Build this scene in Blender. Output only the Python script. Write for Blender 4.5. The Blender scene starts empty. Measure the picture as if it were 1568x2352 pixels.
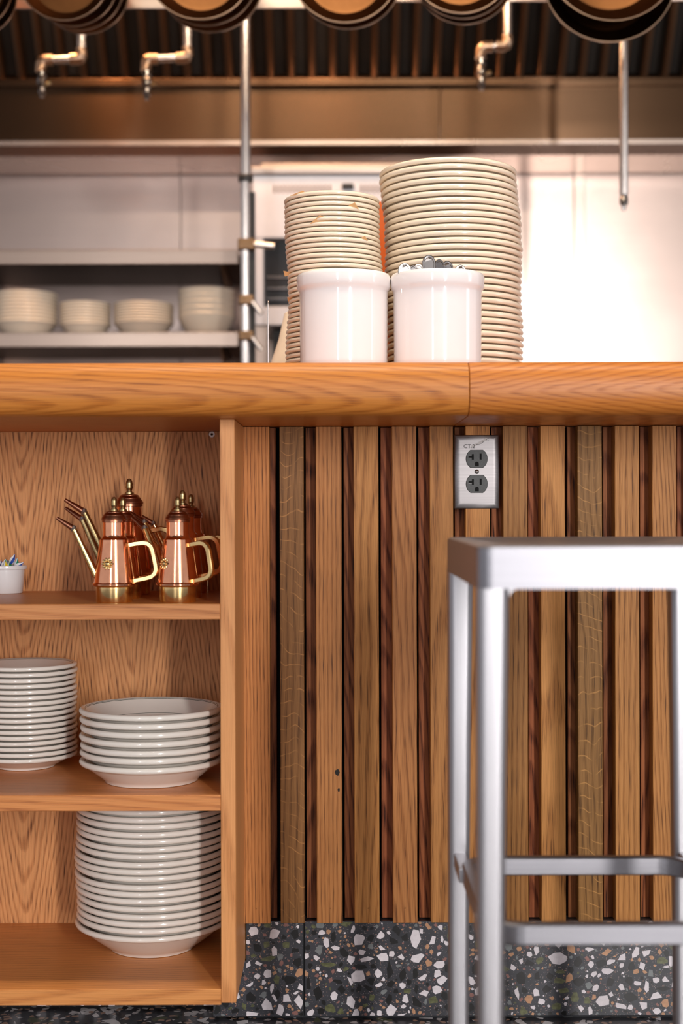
import bpy, bmesh, math, random
from mathutils import Vector, Matrix

# ------------------------------------------------------------------ camera, world, lights, exposure
F, CX, HY, ZC = 3300.0, 784.0, 1167.0, 0.804      # focal length in pixels of the 1568x2352 frame, horizon row, eye height
PI = math.pi
scene = bpy.context.scene
COL = scene.collection


def WX(px, Y): return (px - CX) * Y / F
def WZ(py, Y): return ZC - (py - HY) * Y / F


cam_d = bpy.data.cameras.new('camera')
cam = bpy.data.objects.new('camera', cam_d)
COL.objects.link(cam)
cam.location = (0, 0, ZC)
cam.rotation_euler = (PI / 2, math.radians(0.15), 0)
cam_d.sensor_fit = 'VERTICAL'
cam_d.sensor_height = 36.0
cam_d.sensor_width = 24.0
cam_d.lens = F * 36.0 / 2352.0
cam_d.shift_y = -9.0 / 2352.0
cam_d.clip_start = 0.05
cam_d.dof.use_dof = True
cam_d.dof.focus_distance = 2.235
cam_d.dof.aperture_fstop = 2.7
scene.camera = cam

vs = scene.view_settings
vs.view_transform = 'Standard'
vs.look = 'None'
vs.gamma = 1.0
vs.use_curve_mapping = False
vs.exposure = 0.50

world = bpy.data.worlds.new('world')
scene.world = world
world.use_nodes = True
wn = world.node_tree.nodes['Background']
wn.inputs['Color'].default_value = (0.93, 0.92, 0.98, 1)
wn.inputs['Strength'].default_value = 0.43


def area(name, loc, target, sx, sy, power, color):
    d = bpy.data.lights.new(name, 'AREA')
    d.shape = 'RECTANGLE'
    d.size, d.size_y = sx, sy
    d.energy = power
    d.color = color
    o = bpy.data.objects.new(name, d)
    COL.objects.link(o)
    o.location = loc
    o.rotation_euler = (Vector(target) - Vector(loc)).to_track_quat('-Z', 'Y').to_euler()
    return o


# tall dining-room windows behind the camera, and one in the side wall on the right
area('window_light_main', (1.6, -3.0, 1.45), (0.0, 2.2, 0.75), 0.24, 2.3, 112, (1.0, 0.97, 0.95))
area('window_light_left', (-1.35, -3.0, 1.45), (0.0, 2.2, 0.75), 0.26, 2.3, 22, (0.97, 0.97, 1.0))
area('window_light_side', (3.0, 1.75, 1.5), (0.0, 2.2, 0.9), 0.5, 1.6, 6, (0.98, 0.98, 1.0))
area('window_light_wide', (0.2, -3.7, 1.15), (0.2, 2.2, 0.9), 3.2, 1.5, 5, (0.93, 0.95, 1.0))
# ceiling light over the stools
area('ceiling_light', (0.1, 1.72, 2.80), (0.1, 1.80, 0.0), 1.5, 0.16, 26, (1.0, 0.86, 0.68))
# lamps under the exhaust hood
for hx, hw, hc in ((-0.74, 9, (1.0, 0.50, 0.22)), (-0.06, 6, (1.0, 0.62, 0.36)), (0.66, 2, (1.0, 0.90, 0.82))):
    d = bpy.data.lights.new('hood_lamp_light', 'POINT')
    d.energy, d.color, d.shadow_soft_size = hw, hc, 0.045
    o = bpy.data.objects.new('hood_lamp_light', d)
    COL.objects.link(o)
    o.location = (hx, 3.60, 2.46)
area('kitchen_fill_light', (-0.45, 3.3, 2.82), (-0.45, 4.4, 1.3), 1.1, 0.5, 16, (1.0, 0.60, 0.34))  # added fill, unseen, brightens the kitchen wall, oven and shelf dishes

# ------------------------------------------------------------------ mesh helpers


def mesh_obj(name, verts, faces, mats, parent=None, loc=(0, 0, 0), rot=(0, 0, 0), smooth=None, fm=None, wn=False):
    me = bpy.data.meshes.new(name)
    me.from_pydata([tuple(v) for v in verts], [], faces)
    if not isinstance(mats, (list, tuple)):
        mats = [mats]
    for m in mats:
        me.materials.append(m)
    if fm:
        me.polygons.foreach_set('material_index', fm)
    me.update()
    if smooth is not None:
        me.shade_smooth()
        me.set_sharp_from_angle(angle=math.radians(smooth))
    o = bpy.data.objects.new(name, me)
    COL.objects.link(o)
    o.location = loc
    o.rotation_euler = rot
    if parent:
        o.parent = parent
    if wn:
        w_ = o.modifiers.new('weighted normals', 'WEIGHTED_NORMAL')
        w_.keep_sharp = True
        w_.weight = 100
    return o


class MB:
    """collects simple shapes into one mesh"""

    def __init__(self):
        self.v, self.f, self.m, self.wn = [], [], [], False

    def add(self, v, f, mi=0, mat=None):
        b = len(self.v)
        if mat is not None:
            v = [mat @ Vector(p) for p in v]
        self.v += [tuple(p) for p in v]
        self.f += [tuple(i + b for i in q) for q in f]
        self.m += [mi] * len(f)
        return self

    def box(self, x0, x1, y0, y1, z0, z1, bevel=0.0, mi=0, mat=None, seg=2):
        self.wn = self.wn or bevel > 0
        bm = bmesh.new()
        bmesh.ops.create_cube(bm, size=1.0)
        for v in bm.verts:
            v.co = Vector(((x0 + x1) / 2 + v.co.x * (x1 - x0), (y0 + y1) / 2 + v.co.y * (y1 - y0), (z0 + z1) / 2 + v.co.z * (z1 - z0)))
        if bevel > 0:
            bmesh.ops.bevel(bm, geom=bm.edges[:], offset=bevel, segments=seg, profile=0.5, affect='EDGES')
        bm.verts.index_update()
        self.add([v.co.copy() for v in bm.verts], [[v.index for v in f.verts] for f in bm.faces], mi, mat)
        bm.free()
        return self

    def lathe(self, prof, seg=48, mi=0, mat=None, mis=None, closed=False):
        v, f, m = [], [], []
        rings = []
        for r, z in prof:
            if r < 1e-6:
                rings.append([len(v)])
                v.append((0, 0, z))
            else:
                rings.append(list(range(len(v), len(v) + seg)))
                for k in range(seg):
                    a = 2 * PI * k / seg
                    v.append((r * math.cos(a), r * math.sin(a), z))
        n = len(prof)
        for i in range(n if closed else n - 1):
            a, b = rings[i], rings[(i + 1) % n]
            q = mis[i] if mis else mi
            for k in range(seg):
                k2 = (k + 1) % seg
                if len(a) == 1 and len(b) == 1:
                    continue
                if len(a) == 1:
                    f.append((a[0], b[k2], b[k]))
                elif len(b) == 1:
                    f.append((a[k], a[k2], b[0]))
                else:
                    f.append((a[k], a[k2], b[k2], b[k]))
                m.append(q)
        b0 = len(self.v)
        if mat is not None:
            v = [mat @ Vector(p) for p in v]
        self.v += [tuple(p) for p in v]
        self.f += [tuple(i + b0 for i in q) for q in f]
        self.m += m
        return self

    def sweep(self, path, section, mi=0, up=(0, 0, 1), scales=None, cap=True, closed=False):
        """sweeps a 2-D section (u sideways, w along 'up') along a polyline"""
        P = [Vector(p) for p in path]
        self.wn = True
        n, k = len(P), len(section)
        up = Vector(up)
        v = []
        for i, p in enumerate(P):
            if closed:
                t1, t2 = (P[i] - P[i - 1]).normalized(), (P[(i + 1) % n] - P[i]).normalized()
            else:
                t1 = (P[i] - P[i - 1]).normalized() if i else (P[1] - P[0]).normalized()
                t2 = (P[i + 1] - P[i]).normalized() if i < n - 1 else t1
            t = (t1 + t2).normalized()
            s = t.cross(up)
            s = s.normalized() if s.length > 1e-5 else t.orthogonal().normalized()
            w = s.cross(t).normalized()
            c = max(0.35, t.dot(t1))
            sc = scales[i] if scales else 1.0
            for (a, b) in section:
                v.append(p + s * (a * sc / c) + w * (b * sc))
        f = []
        for i in range(n if closed else n - 1):
            j = (i + 1) % n
            for q in range(k):
                q2 = (q + 1) % k
                f.append((i * k + q, i * k + q2, j * k + q2, j * k + q))
        if cap and not closed:
            f.append(tuple(range(k))[::-1])
            f.append(tuple((n - 1) * k + q for q in range(k)))
        return self.add(v, f, mi)

    def tube(self, path, r, seg=12, mi=0, up=(0, 0.3, 1), scales=None):
        sec = [(r * math.cos(2 * PI * k / seg), r * math.sin(2 * PI * k / seg)) for k in range(seg)]
        return self.sweep(path, sec, mi, up, scales)

    def prism(self, poly, d0, d1, axes='xz', mi=0, inset=0.0, mat=None):
        """extrudes a 2-D polygon from depth d0 (front) to d1; front edge can be chamfered by inset"""
        n = len(poly)
        cx = sum(p[0] for p in poly) / n
        cy = sum(p[1] for p in poly) / n

        def P(a, b, d):
            return {'xz': (a, d, b), 'xy': (a, b, d), 'yz': (d, a, b)}[axes]
        rings = []
        if inset > 0:
            R = max(math.hypot(p[0] - cx, p[1] - cy) for p in poly)
            k = 1 - inset / R
            rings.append([P(cx + (a - cx) * k, cy + (b - cy) * k, d0) for a, b in poly])
            s = inset if d1 > d0 else -inset
            rings.append([P(a, b, d0 + s) for a, b in poly])
        else:
            rings.append([P(a, b, d0) for a, b in poly])
        rings.append([P(a, b, d1) for a, b in poly])
        v = [p for r in rings for p in r]
        f = [tuple(range(n))]
        for i in range(len(rings) - 1):
            for k in range(n):
                k2 = (k + 1) % n
                f.append((i * n + k2, i * n + k, (i + 1) * n + k, (i + 1) * n + k2))
        f.append(tuple((len(rings) - 1) * n + k for k in range(n))[::-1])
        return self.add(v, f, mi, mat)

    def build(self, name, mats, parent=None, loc=(0, 0, 0), rot=(0, 0, 0), smooth=35):
        return mesh_obj(name, self.v, self.f, mats, parent, loc, rot, smooth, self.m, self.wn and smooth is not None)


def tag(o, label=None, cat=None, group=None, kind=None):
    if label: o['label'] = label
    if cat: o['category'] = cat
    if group: o['group'] = group
    if kind: o['kind'] = kind
    return o


def thing(name, label, cat, loc=(0, 0, 0), rot=(0, 0, 0), group=None):
    o = bpy.data.objects.new(name, None)
    o.empty_display_size = 0.02
    COL.objects.link(o)
    o.location = loc
    o.rotation_euler = rot
    return tag(o, label, cat, group)


KIDS = {}


def copy_thing(o, loc, rot=None, label=None):
    c = o.copy()
    COL.objects.link(c)
    c.location = loc
    if rot is not None: c.rotation_euler = rot
    if label: c['label'] = label

    def kids(src, dst):
        for ch in list(src.children):
            d = ch.copy()
            COL.objects.link(d)
            d.parent = dst
            kids(ch, d)
    kids(o, c)
    return c


ORD = ['', 'first', 'second', 'third', 'fourth', 'fifth', 'sixth', 'seventh', 'eighth', 'ninth', 'tenth', 'eleventh', 'twelfth',
       'thirteenth', 'fourteenth', 'fifteenth', 'sixteenth', 'seventeenth', 'eighteenth', 'nineteenth', 'twentieth']


def ordn(n):
    if n <= 20: return ORD[n]
    if n == 30: return 'thirtieth'
    return ('twenty-' if n < 30 else 'thirty-') + ORD[n % 10]


# ------------------------------------------------------------------ materials


def new_mat(name):
    m = bpy.data.materials.new(name)
    m.use_nodes = True
    return m, m.node_tree, m.node_tree.nodes['Principled BSDF']


def N(nt, t, **kw):
    n = nt.nodes.new(t)
    for k, v in kw.items():
        setattr(n, k, v)
    return n


def lk(nt, a, b): nt.links.new(a, b)


def math_n(nt, op, a, b=None, clamp=False):
    n = N(nt, 'ShaderNodeMath', operation=op)
    n.use_clamp = clamp
    for i, x in enumerate((a, b)):
        if x is None: continue
        if isinstance(x, (int, float)): n.inputs[i].default_value = x
        else: lk(nt, x, n.inputs[i])
    return n.outputs[0]


def ramp(nt, fac, stops):
    r = N(nt, 'ShaderNodeValToRGB')
    e = r.color_ramp.elements
    while len(e) < len(stops): e.new(0.5)
    for i, (p, c) in enumerate(stops):
        e[i].position = p
        e[i].color = (*c, 1) if len(c) == 3 else c
    lk(nt, fac, r.inputs[0])
    return r.outputs[0]


def mix_c(nt, fac, a, b, mode='MIX'):
    n = N(nt, 'ShaderNodeMix', data_type='RGBA', blend_type=mode)
    if isinstance(fac, (int, float)): n.inputs[0].default_value = fac
    else: lk(nt, fac, n.inputs[0])
    for i, x in ((6, a), (7, b)):
        if isinstance(x, tuple): n.inputs[i].default_value = (*x, 1) if len(x) == 3 else x
        else: lk(nt, x, n.inputs[i])
    return n.outputs[2]


def srgb(r, g, b):
    def c(u):
        u /= 255.0
        return u / 12.92 if u <= 0.04045 else ((u + 0.055) / 1.055) ** 2.4
    return (c(r), c(g), c(b))


def noise(nt, vec, scale, detail=2.0, rough=0.5, dist=0.0):
    n = N(nt, 'ShaderNodeTexNoise')
    n.inputs['Scale'].default_value = scale
    n.inputs['Detail'].default_value = detail
    n.inputs['Roughness'].default_value = rough
    n.inputs['Distortion'].default_value = dist
    lk(nt, vec, n.inputs['Vector'])
    return n.outputs['Fac']


def oak(name, light, mid, dark, axis='Z', freq=150.0, pith=(0.03, 0.05), tilt=(0.0, 0.10), wob=0.012, rough=0.38,
        spread=0.5, contrast=1.0, fleck=0.0, pores=0.55, tone=0.25, coat=0.15, spec=0.35, veneer=None):
    """Oak: growth rings cut lengthwise, with dark open pores drawn out along the grain. axis = direction of the grain (local)."""
    m, nt, bs = new_mat(name)
    tc = N(nt, 'ShaderNodeTexCoord')
    sep = N(nt, 'ShaderNodeSeparateXYZ')
    lk(nt, tc.outputs['Object'], sep.inputs[0])
    x, y, z = sep.outputs
    u, v, w = (x, y, z) if axis == 'Z' else (z, y, x)
    rnd = N(nt, 'ShaderNodeObjectInfo').outputs['Random']
    r2 = math_n(nt, 'FRACT', math_n(nt, 'MULTIPLY', rnd, 17.31))
    r3 = math_n(nt, 'FRACT', math_n(nt, 'MULTIPLY', rnd, 57.77))
    ws = math_n(nt, 'ADD', w, math_n(nt, 'MULTIPLY', rnd, 9.0))
    cmb = N(nt, 'ShaderNodeCombineXYZ')
    lk(nt, u, cmb.inputs[0]); lk(nt, v, cmb.inputs[1]); lk(nt, ws, cmb.inputs[2])

    def sv(sx, sy, sz):
        n = N(nt, 'ShaderNodeVectorMath', operation='MULTIPLY')
        lk(nt, cmb.outputs[0], n.inputs[0])
        n.inputs[1].default_value = (sx, sy, sz)
        return n.outputs[0]
    n1 = math_n(nt, 'SUBTRACT', noise(nt, sv(9, 9, 2.2), 1.0, 3), 0.5)
    n2 = math_n(nt, 'SUBTRACT', noise(nt, sv(40, 40, 9), 1.0, 2), 0.5)
    du = math_n(nt, 'ADD', math_n(nt, 'MULTIPLY', n1, wob * 2), math_n(nt, 'MULTIPLY', n2, wob * 0.35))
    uu = math_n(nt, 'ADD', math_n(nt, 'ADD', u, du), math_n(nt, 'ADD', math_n(nt, 'MULTIPLY', math_n(nt, 'SUBTRACT', r2, 0.5), spread), pith[0]))
    uu = math_n(nt, 'ADD', uu, math_n(nt, 'MULTIPLY', math_n(nt, 'MULTIPLY', w, tilt[0]), 1.0))
    vv = math_n(nt, 'ADD', math_n(nt, 'ADD', v, pith[1]), math_n(nt, 'MULTIPLY', r3, spread * 0.25))
    vv = math_n(nt, 'ADD', vv, math_n(nt, 'MULTIPLY', w, tilt[1]))
    vv = math_n(nt, 'ADD', vv, math_n(nt, 'MULTIPLY', n1, wob * 3))
    if veneer:          # book-matched leaves: nested V shapes, mirrored from leaf to leaf
        u0, leaf, c0, lean = veneer
        pp = math_n(nt, 'PINGPONG', math_n(nt, 'SUBTRACT', math_n(nt, 'ADD', u, math_n(nt, 'MULTIPLY', n1, 0.03)), u0), leaf)
        rr = math_n(nt, 'SQRT', math_n(nt, 'ADD', math_n(nt, 'MULTIPLY', pp, pp), c0 * c0))
        rr = math_n(nt, 'ADD', rr, math_n(nt, 'MULTIPLY', w, lean))
        rr = math_n(nt, 'ADD', rr, math_n(nt, 'ADD', math_n(nt, 'MULTIPLY', n1, wob), math_n(nt, 'MULTIPLY', n2, wob * 0.45)))
    else:
        rr = math_n(nt, 'SQRT', math_n(nt, 'ADD', math_n(nt, 'MULTIPLY', uu, uu), math_n(nt, 'MULTIPLY', vv, vv)))
    ring = math_n(nt, 'FRACT', math_n(nt, 'MULTIPLY', rr, freq))
    early = ramp(nt, ring, [(0.0, (0.15, 0.15, 0.15)), (0.45, (0.25, 0.25, 0.25)), (0.72, (1, 1, 1)), (0.86, (0.8, 0.8, 0.8)), (1.0, (0.15, 0.15, 0.15))])
    fine = noise(nt, sv(420, 420, 7), 1.0, 2, 0.6)
    por = noise(nt, sv(1250, 1250, 17), 1.0, 2, 0.55)
    porm = ramp(nt, por, [(0.50, (0, 0, 0)), (0.60, (1, 1, 1))])
    lowf = noise(nt, sv(14, 14, 1.4), 1.0, 2)
    base = mix_c(nt, math_n(nt, 'MULTIPLY', early, 0.62 * contrast, True), light, mid)
    base = mix_c(nt, math_n(nt, 'MULTIPLY', math_n(nt, 'SUBTRACT', fine, 0.30), 0.9 * contrast, True), base, mid)
    pf = math_n(nt, 'MULTIPLY', porm, math_n(nt, 'ADD', math_n(nt, 'MULTIPLY', early, 0.85), 0.16))
    base = mix_c(nt, math_n(nt, 'MULTIPLY', pf, pores * 1.25, True), base, dark)
    if fleck > 0:
        fv = math_n(nt, 'ADD', math_n(nt, 'MULTIPLY', ws, 50.0), math_n(nt, 'ADD', math_n(nt, 'MULTIPLY', u, 24.0), math_n(nt, 'MULTIPLY', n1, 9.0)))
        fs = math_n(nt, 'FRACT', fv)
        fm = ramp(nt, fs, [(0.0, (0, 0, 0)), (0.88, (0, 0, 0)), (0.93, (1, 1, 1)), (0.96, (1, 1, 1)), (1.0, (0, 0, 0))])
        fl = math_n(nt, 'MULTIPLY', fm, ramp(nt, noise(nt, sv(60, 60, 25), 1.0, 2), [(0.40, (0, 0, 0)), (0.60, (1, 1, 1))]))
        base = mix_c(nt, math_n(nt, 'MULTIPLY', fl, fleck), base, tuple(min(1, c * 1.7) for c in light))
    # tone differs from board to board and along each board
    tv = math_n(nt, 'ADD', math_n(nt, 'MULTIPLY', math_n(nt, 'SUBTRACT', rnd, 0.5), tone * 1.6), math_n(nt, 'MULTIPLY', math_n(nt, 'SUBTRACT', lowf, 0.5), tone * 2.2))
    hsv = N(nt, 'ShaderNodeHueSaturation')
    hsv.inputs['Saturation'].default_value = 1.02
    lk(nt, math_n(nt, 'ADD', tv, 1.0), hsv.inputs['Value'])
    lk(nt, math_n(nt, 'ADD', math_n(nt, 'MULTIPLY', math_n(nt, 'SUBTRACT', r3, 0.5), 0.010), 0.4985), hsv.inputs['Hue'])
    lk(nt, base, hsv.inputs['Color'])
    col = hsv.outputs[0]
    lk(nt, col, bs.inputs['Base Color'])
    bs.inputs['Roughness'].default_value = rough
    bs.inputs['Specular IOR Level'].default_value = spec
    bs.inputs['Coat Weight'].default_value = coat
    bs.inputs['Coat Roughness'].default_value = 0.28
    bmp = N(nt, 'ShaderNodeBump')
    bmp.inputs['Strength'].default_value = 0.25
    bmp.inputs['Distance'].default_value = 0.0006
    lk(nt, math_n(nt, 'SUBTRACT', 1.0, math_n(nt, 'MULTIPLY', pf, 0.9)), bmp.inputs['Height'])
    lk(nt, bmp.outputs[0], bs.inputs['Normal'])
    return m


def plain(name, col, rough=0.4, metal=0.0, var=0.06, scale=30.0, coat=0.0, bump=0.0):
    m, nt, bs = new_mat(name)
    tc = N(nt, 'ShaderNodeTexCoord')
    f = noise(nt, tc.outputs['Object'], scale, 3)
    lo = tuple(c * (1 - var) for c in col)
    hi = tuple(min(1, c * (1 + var)) for c in col)
    lk(nt, ramp(nt, f, [(0.3, lo), (0.7, hi)]), bs.inputs['Base Color'])
    bs.inputs['Roughness'].default_value = rough
    bs.inputs['Metallic'].default_value = metal
    bs.inputs['Coat Weight'].default_value = coat
    bs.inputs['Coat Roughness'].default_value = 0.05
    if bump:
        b = N(nt, 'ShaderNodeBump')
        b.inputs['Strength'].default_value = bump
        b.inputs['Distance'].default_value = 0.001
        lk(nt, f, b.inputs['Height'])
        lk(nt, b.outputs[0], bs.inputs['Normal'])
    return m


def brushed(name, col, rough, axis, var=0.08, smear=0.05, blotch=0.0, aniso=0.0):
    """brushed sheet metal, brush lines along the given local axis"""
    m, nt, bs = new_mat(name)
    tc = N(nt, 'ShaderNodeTexCoord')
    mp = N(nt, 'ShaderNodeMapping')
    lk(nt, tc.outputs['Object'], mp.inputs[0])
    s = {'X': (3, 500, 500), 'Y': (500, 3, 500), 'Z': (500, 500, 3)}[axis]
    mp.inputs['Scale'].default_value = s
    f = noise(nt, mp.outputs[0], 1.0, 2)
    lo = tuple(c * (1 - var) for c in col)
    hi = tuple(min(1, c * (1 + var)) for c in col)
    base = ramp(nt, f, [(0.3, lo), (0.7, hi)])
    b2 = noise(nt, tc.outputs['Object'], 2.6, 3)
    if blotch:
        base = mix_c(nt, math_n(nt, 'MULTIPLY', ramp(nt, b2, [(0.45, (0, 0, 0)), (0.62, (1, 1, 1))]), blotch), base, tuple(c * 0.62 for c in col))
    lk(nt, base, bs.inputs['Base Color'])
    bs.inputs['Metallic'].default_value = 1.0
    lk(nt, math_n(nt, 'ADD', math_n(nt, 'MULTIPLY', math_n(nt, 'SUBTRACT', b2, 0.5), smear * 2), rough), bs.inputs['Roughness'])
    if aniso:
        tg = N(nt, 'ShaderNodeTangent', direction_type='RADIAL', axis='Z')
        lk(nt, tg.outputs[0], bs.inputs['Tangent'])
        bs.inputs['Anisotropic'].default_value = aniso
        bs.inputs['Anisotropic Rotation'].default_value = 0.25
    bm_ = N(nt, 'ShaderNodeBump')
    bm_.inputs['Strength'].default_value = 0.06
    bm_.inputs['Distance'].default_value = 0.0004
    lk(nt, f, bm_.inputs['Height'])
    lk(nt, bm_.outputs[0], bs.inputs['Normal'])
    return m


M = {}
M['oak_panel'] = oak('oak veneer with cathedral grain', srgb(226, 168, 110), srgb(182, 120, 68), srgb(84, 44, 18), freq=146, wob=0.020, spread=0.0, pores=0.85,
                     tone=0.10, rough=0.55, coat=0.0, contrast=1.15, veneer=(0.2465, 0.089, 0.012, -0.15))
M['oak_shelf'] = oak('oak shelf board', srgb(220, 154, 92), srgb(186, 116, 58), srgb(120, 64, 28), axis='X', freq=120, pith=(0.02, 0.06), tilt=(0, 0.06),
                     wob=0.008, spread=0.2, pores=0.45, tone=0.10, rough=0.40)
M['oak_side'] = oak('oak upright board', srgb(226, 160, 106), srgb(194, 124, 74), srgb(124, 72, 36), freq=130, pith=(0.01, 0.04), tilt=(0.02, 0.03),
                    wob=0.006, spread=0.1, pores=0.45, tone=0.08, rough=0.45, coat=0.0)
M['oak_counter'] = oak('amber oiled oak', srgb(212, 140, 68), srgb(180, 106, 44), srgb(112, 58, 22), axis='X', freq=135, pith=(0.01, 0.035), tilt=(0.0, 0.10),
                       wob=0.010, spread=0.05, pores=0.55, tone=0.07, rough=0.42, coat=0.08, contrast=1.1)
M['oak_counter_swirl'] = oak('amber oiled oak, swirling', srgb(212, 140, 68), srgb(180, 106, 44), srgb(112, 58, 22), axis='X', freq=150, wob=0.012, spread=0.0,
                             pores=0.5, tone=0.07, rough=0.42, coat=0.08, contrast=1.1, veneer=(0.036, 0.4, 0.006, -0.16))
M['oak_slat'] = oak('oak slat', srgb(202, 142, 84), srgb(156, 98, 50), srgb(80, 44, 18), freq=210, pith=(0.01, 0.06), tilt=(0.02, 0.02), wob=0.007,
                    spread=0.5, pores=0.75, tone=0.27, rough=0.5, contrast=1.1, coat=0.0, spec=0.25)
M['oak_fleck'] = oak('oak slat with pale ray flecks', srgb(154, 110, 64), srgb(120, 80, 40), srgb(70, 42, 18), freq=210, pith=(0.01, 0.06), tilt=(0.02, 0.02),
                     wob=0.008, spread=0.4, pores=0.8, tone=0.14, rough=0.5, fleck=0.7, coat=0.0, spec=0.25)
M['oak_batten'] = oak('reddish recessed oak batten', srgb(174, 108, 66), srgb(116, 62, 34), srgb(52, 24, 12), freq=150, pith=(0.0, 0.02), tilt=(0.05, 0.07),
                      wob=0.010, spread=0.10, pores=0.9, tone=0.22, rough=0.55, contrast=1.4, coat=0.0, spec=0.2)
M['black_board'] = plain('black backing board', (0.012, 0.009, 0.007), 0.8)
M['cream_china'] = plain('cream glazed china', srgb(238, 222, 200), 0.16, var=0.02, coat=0.3)
M['white_china'] = plain('off white glazed china', srgb(236, 228, 218), 0.14, var=0.02, coat=0.3)
M['green_line'] = plain('dark green glaze line', (0.02, 0.05, 0.035), 0.2)
M['crock'] = plain('white glazed stoneware', srgb(244, 240, 240), 0.10, var=0.012, coat=0.5)
M['ramekin'] = plain('white ramekin glaze', srgb(232, 230, 230), 0.2, var=0.015, coat=0.2)
M['copper'] = plain('polished copper', (0.93, 0.42, 0.24), 0.14, 1.0, var=0.10, scale=60)
M['copper_dark'] = plain('aged copper', (0.40, 0.17, 0.10), 0.30, 1.0, var=0.22, scale=90)
M['brass'] = plain('brass', (0.86, 0.60, 0.27), 0.20, 1.0, var=0.12, scale=60)
M['brass_dark'] = plain('aged brass', (0.42, 0.31, 0.15), 0.32, 1.0, var=0.2, scale=80)
M['solder'] = plain('dull solder', (0.46, 0.43, 0.40), 0.4, 1.0)
M['alu'] = brushed('brushed aluminium', (0.43, 0.42, 0.44), 0.42, 'Z', var=0.05)
M['alu_x'] = brushed('brushed aluminium along the rail', (0.31, 0.305, 0.33), 0.42, 'X', var=0.06)
M['steel_plate'] = brushed('brushed steel cover plate', (0.215, 0.20, 0.20), 0.40, 'X', var=0.10)
M['steel'] = plain('polished steel', (0.29, 0.265, 0.25), 0.18, 1.0, var=0.06)
M['wall_steel'] = brushed('stainless wall sheet', (0.55, 0.43, 0.375), 0.30, 'X', var=0.04, smear=0.06, blotch=0.30, aniso=0.3)
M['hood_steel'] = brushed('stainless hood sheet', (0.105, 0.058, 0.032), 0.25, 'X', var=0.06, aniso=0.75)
M['hood_lip'] = brushed('stainless hood lip', (0.62, 0.50, 0.43), 0.28, 'X')
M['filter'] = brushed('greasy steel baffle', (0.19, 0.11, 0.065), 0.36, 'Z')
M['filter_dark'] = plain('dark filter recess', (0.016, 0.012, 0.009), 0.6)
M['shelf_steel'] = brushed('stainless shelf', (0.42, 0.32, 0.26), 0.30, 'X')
M['shelf_shaded'] = brushed('shaded dull sheet steel', (0.13, 0.085, 0.06), 0.5, 'X')  # darker steel: the shade under the wall shelves is put into its colour
M['pipe'] = plain('chromed pipe', (0.84, 0.76, 0.70), 0.24, 1.0, var=0.05)
M['pipe_warm'] = plain('orange tinted pipe fitting', (0.62, 0.42, 0.28), 0.28, 1.0, var=0.15)  # fittings get a browner, more orange tint than the plain pipe
M['clamp'] = plain('brown cast clamp', (0.22, 0.13, 0.07), 0.4, 1.0, var=0.2)
M['pan_in'] = plain('seasoned pan inside', (0.13, 0.055, 0.02), 0.34, 1.0, var=0.25, scale=14)
M['pan_lip'] = plain('worn pan lip', (0.50, 0.34, 0.24), 0.26, 1.0, var=0.1)
M['white_enamel'] = plain('white enamel', srgb(236, 232, 234), 0.3, var=0.02)
M['black_plastic'] = plain('black plastic', (0.017, 0.017, 0.016), 0.45, var=0.3, scale=400)
M['black_hole'] = plain('dark slot', (0.002, 0.002, 0.002), 0.9)
M['black_iron'] = plain('blackened iron', (0.022, 0.018, 0.015), 0.5)
M['dark_glass'] = plain('dark oven interior', (0.020, 0.017, 0.016), 0.22, var=0.3, scale=9)
M['ink'] = plain('black ink', (0.02, 0.018, 0.018), 0.6)
M['tape'] = plain('clear label tape, yellowed', (0.50, 0.46, 0.44), 0.25)
M['paper'] = plain('brown parchment paper', srgb(226, 178, 122), 0.7)
M['orange'] = plain('plain orange', srgb(240, 118, 52), 0.45)
M['cloth'] = plain('cream cover', srgb(250, 232, 206), 0.6)
M['red'] = plain('red band', srgb(196, 60, 30), 0.5)
M['vent_dark'] = plain('shadowy vent slot', srgb(120, 98, 88), 0.6)
M['white_plastic'] = plain('white plastic', (0.93, 0.93, 0.93), 0.4)
M['grout'] = plain('dark grout', (0.020, 0.021, 0.024), 0.8)
for nm, c in (('candy_blue', (24, 66, 150)), ('candy_green', (22, 130, 92)), ('candy_yellow', (226, 196, 40)), ('candy_white', (232, 236, 240))):
    M[nm] = plain(nm.replace('_', ' '), srgb(*c), 0.3)
M['ceiling'] = plain('dark brown ceiling paint', srgb(92, 74, 60), 0.9)


def terrazzo_ground():
    m, nt, bs = new_mat('dark grey terrazzo ground')
    tc = N(nt, 'ShaderNodeTexCoord')
    o = tc.outputs['Object']
    base = ramp(nt, noise(nt, o, 35, 3), [(0.3, srgb(44, 45, 50)), (0.7, srgb(63, 63, 69))])
    vo = N(nt, 'ShaderNodeTexVoronoi')
    vo.inputs['Scale'].default_value = 520
    lk(nt, o, vo.inputs['Vector'])
    sp = N(nt, 'ShaderNodeSeparateColor')
    lk(nt, vo.outputs['Color'], sp.inputs[0])
    near = math_n(nt, 'LESS_THAN', vo.outputs['Distance'], 0.36)
    pick = math_n(nt, 'GREATER_THAN', sp.outputs[0], 0.72)
    grit = ramp(nt, sp.outputs[1], [(0.0, srgb(150, 120, 104)), (0.35, srgb(120, 118, 124)), (0.55, srgb(36, 36, 38)), (0.8, srgb(178, 172, 172)), (1.0, srgb(150, 110, 96))])
    lk(nt, mix_c(nt, math_n(nt, 'MULTIPLY', math_n(nt, 'MULTIPLY', near, pick), 0.8), base, grit), bs.inputs['Base Color'])
    bs.inputs['Roughness'].default_value = 0.32
    return m


M['terrazzo'] = terrazzo_ground()


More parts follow.
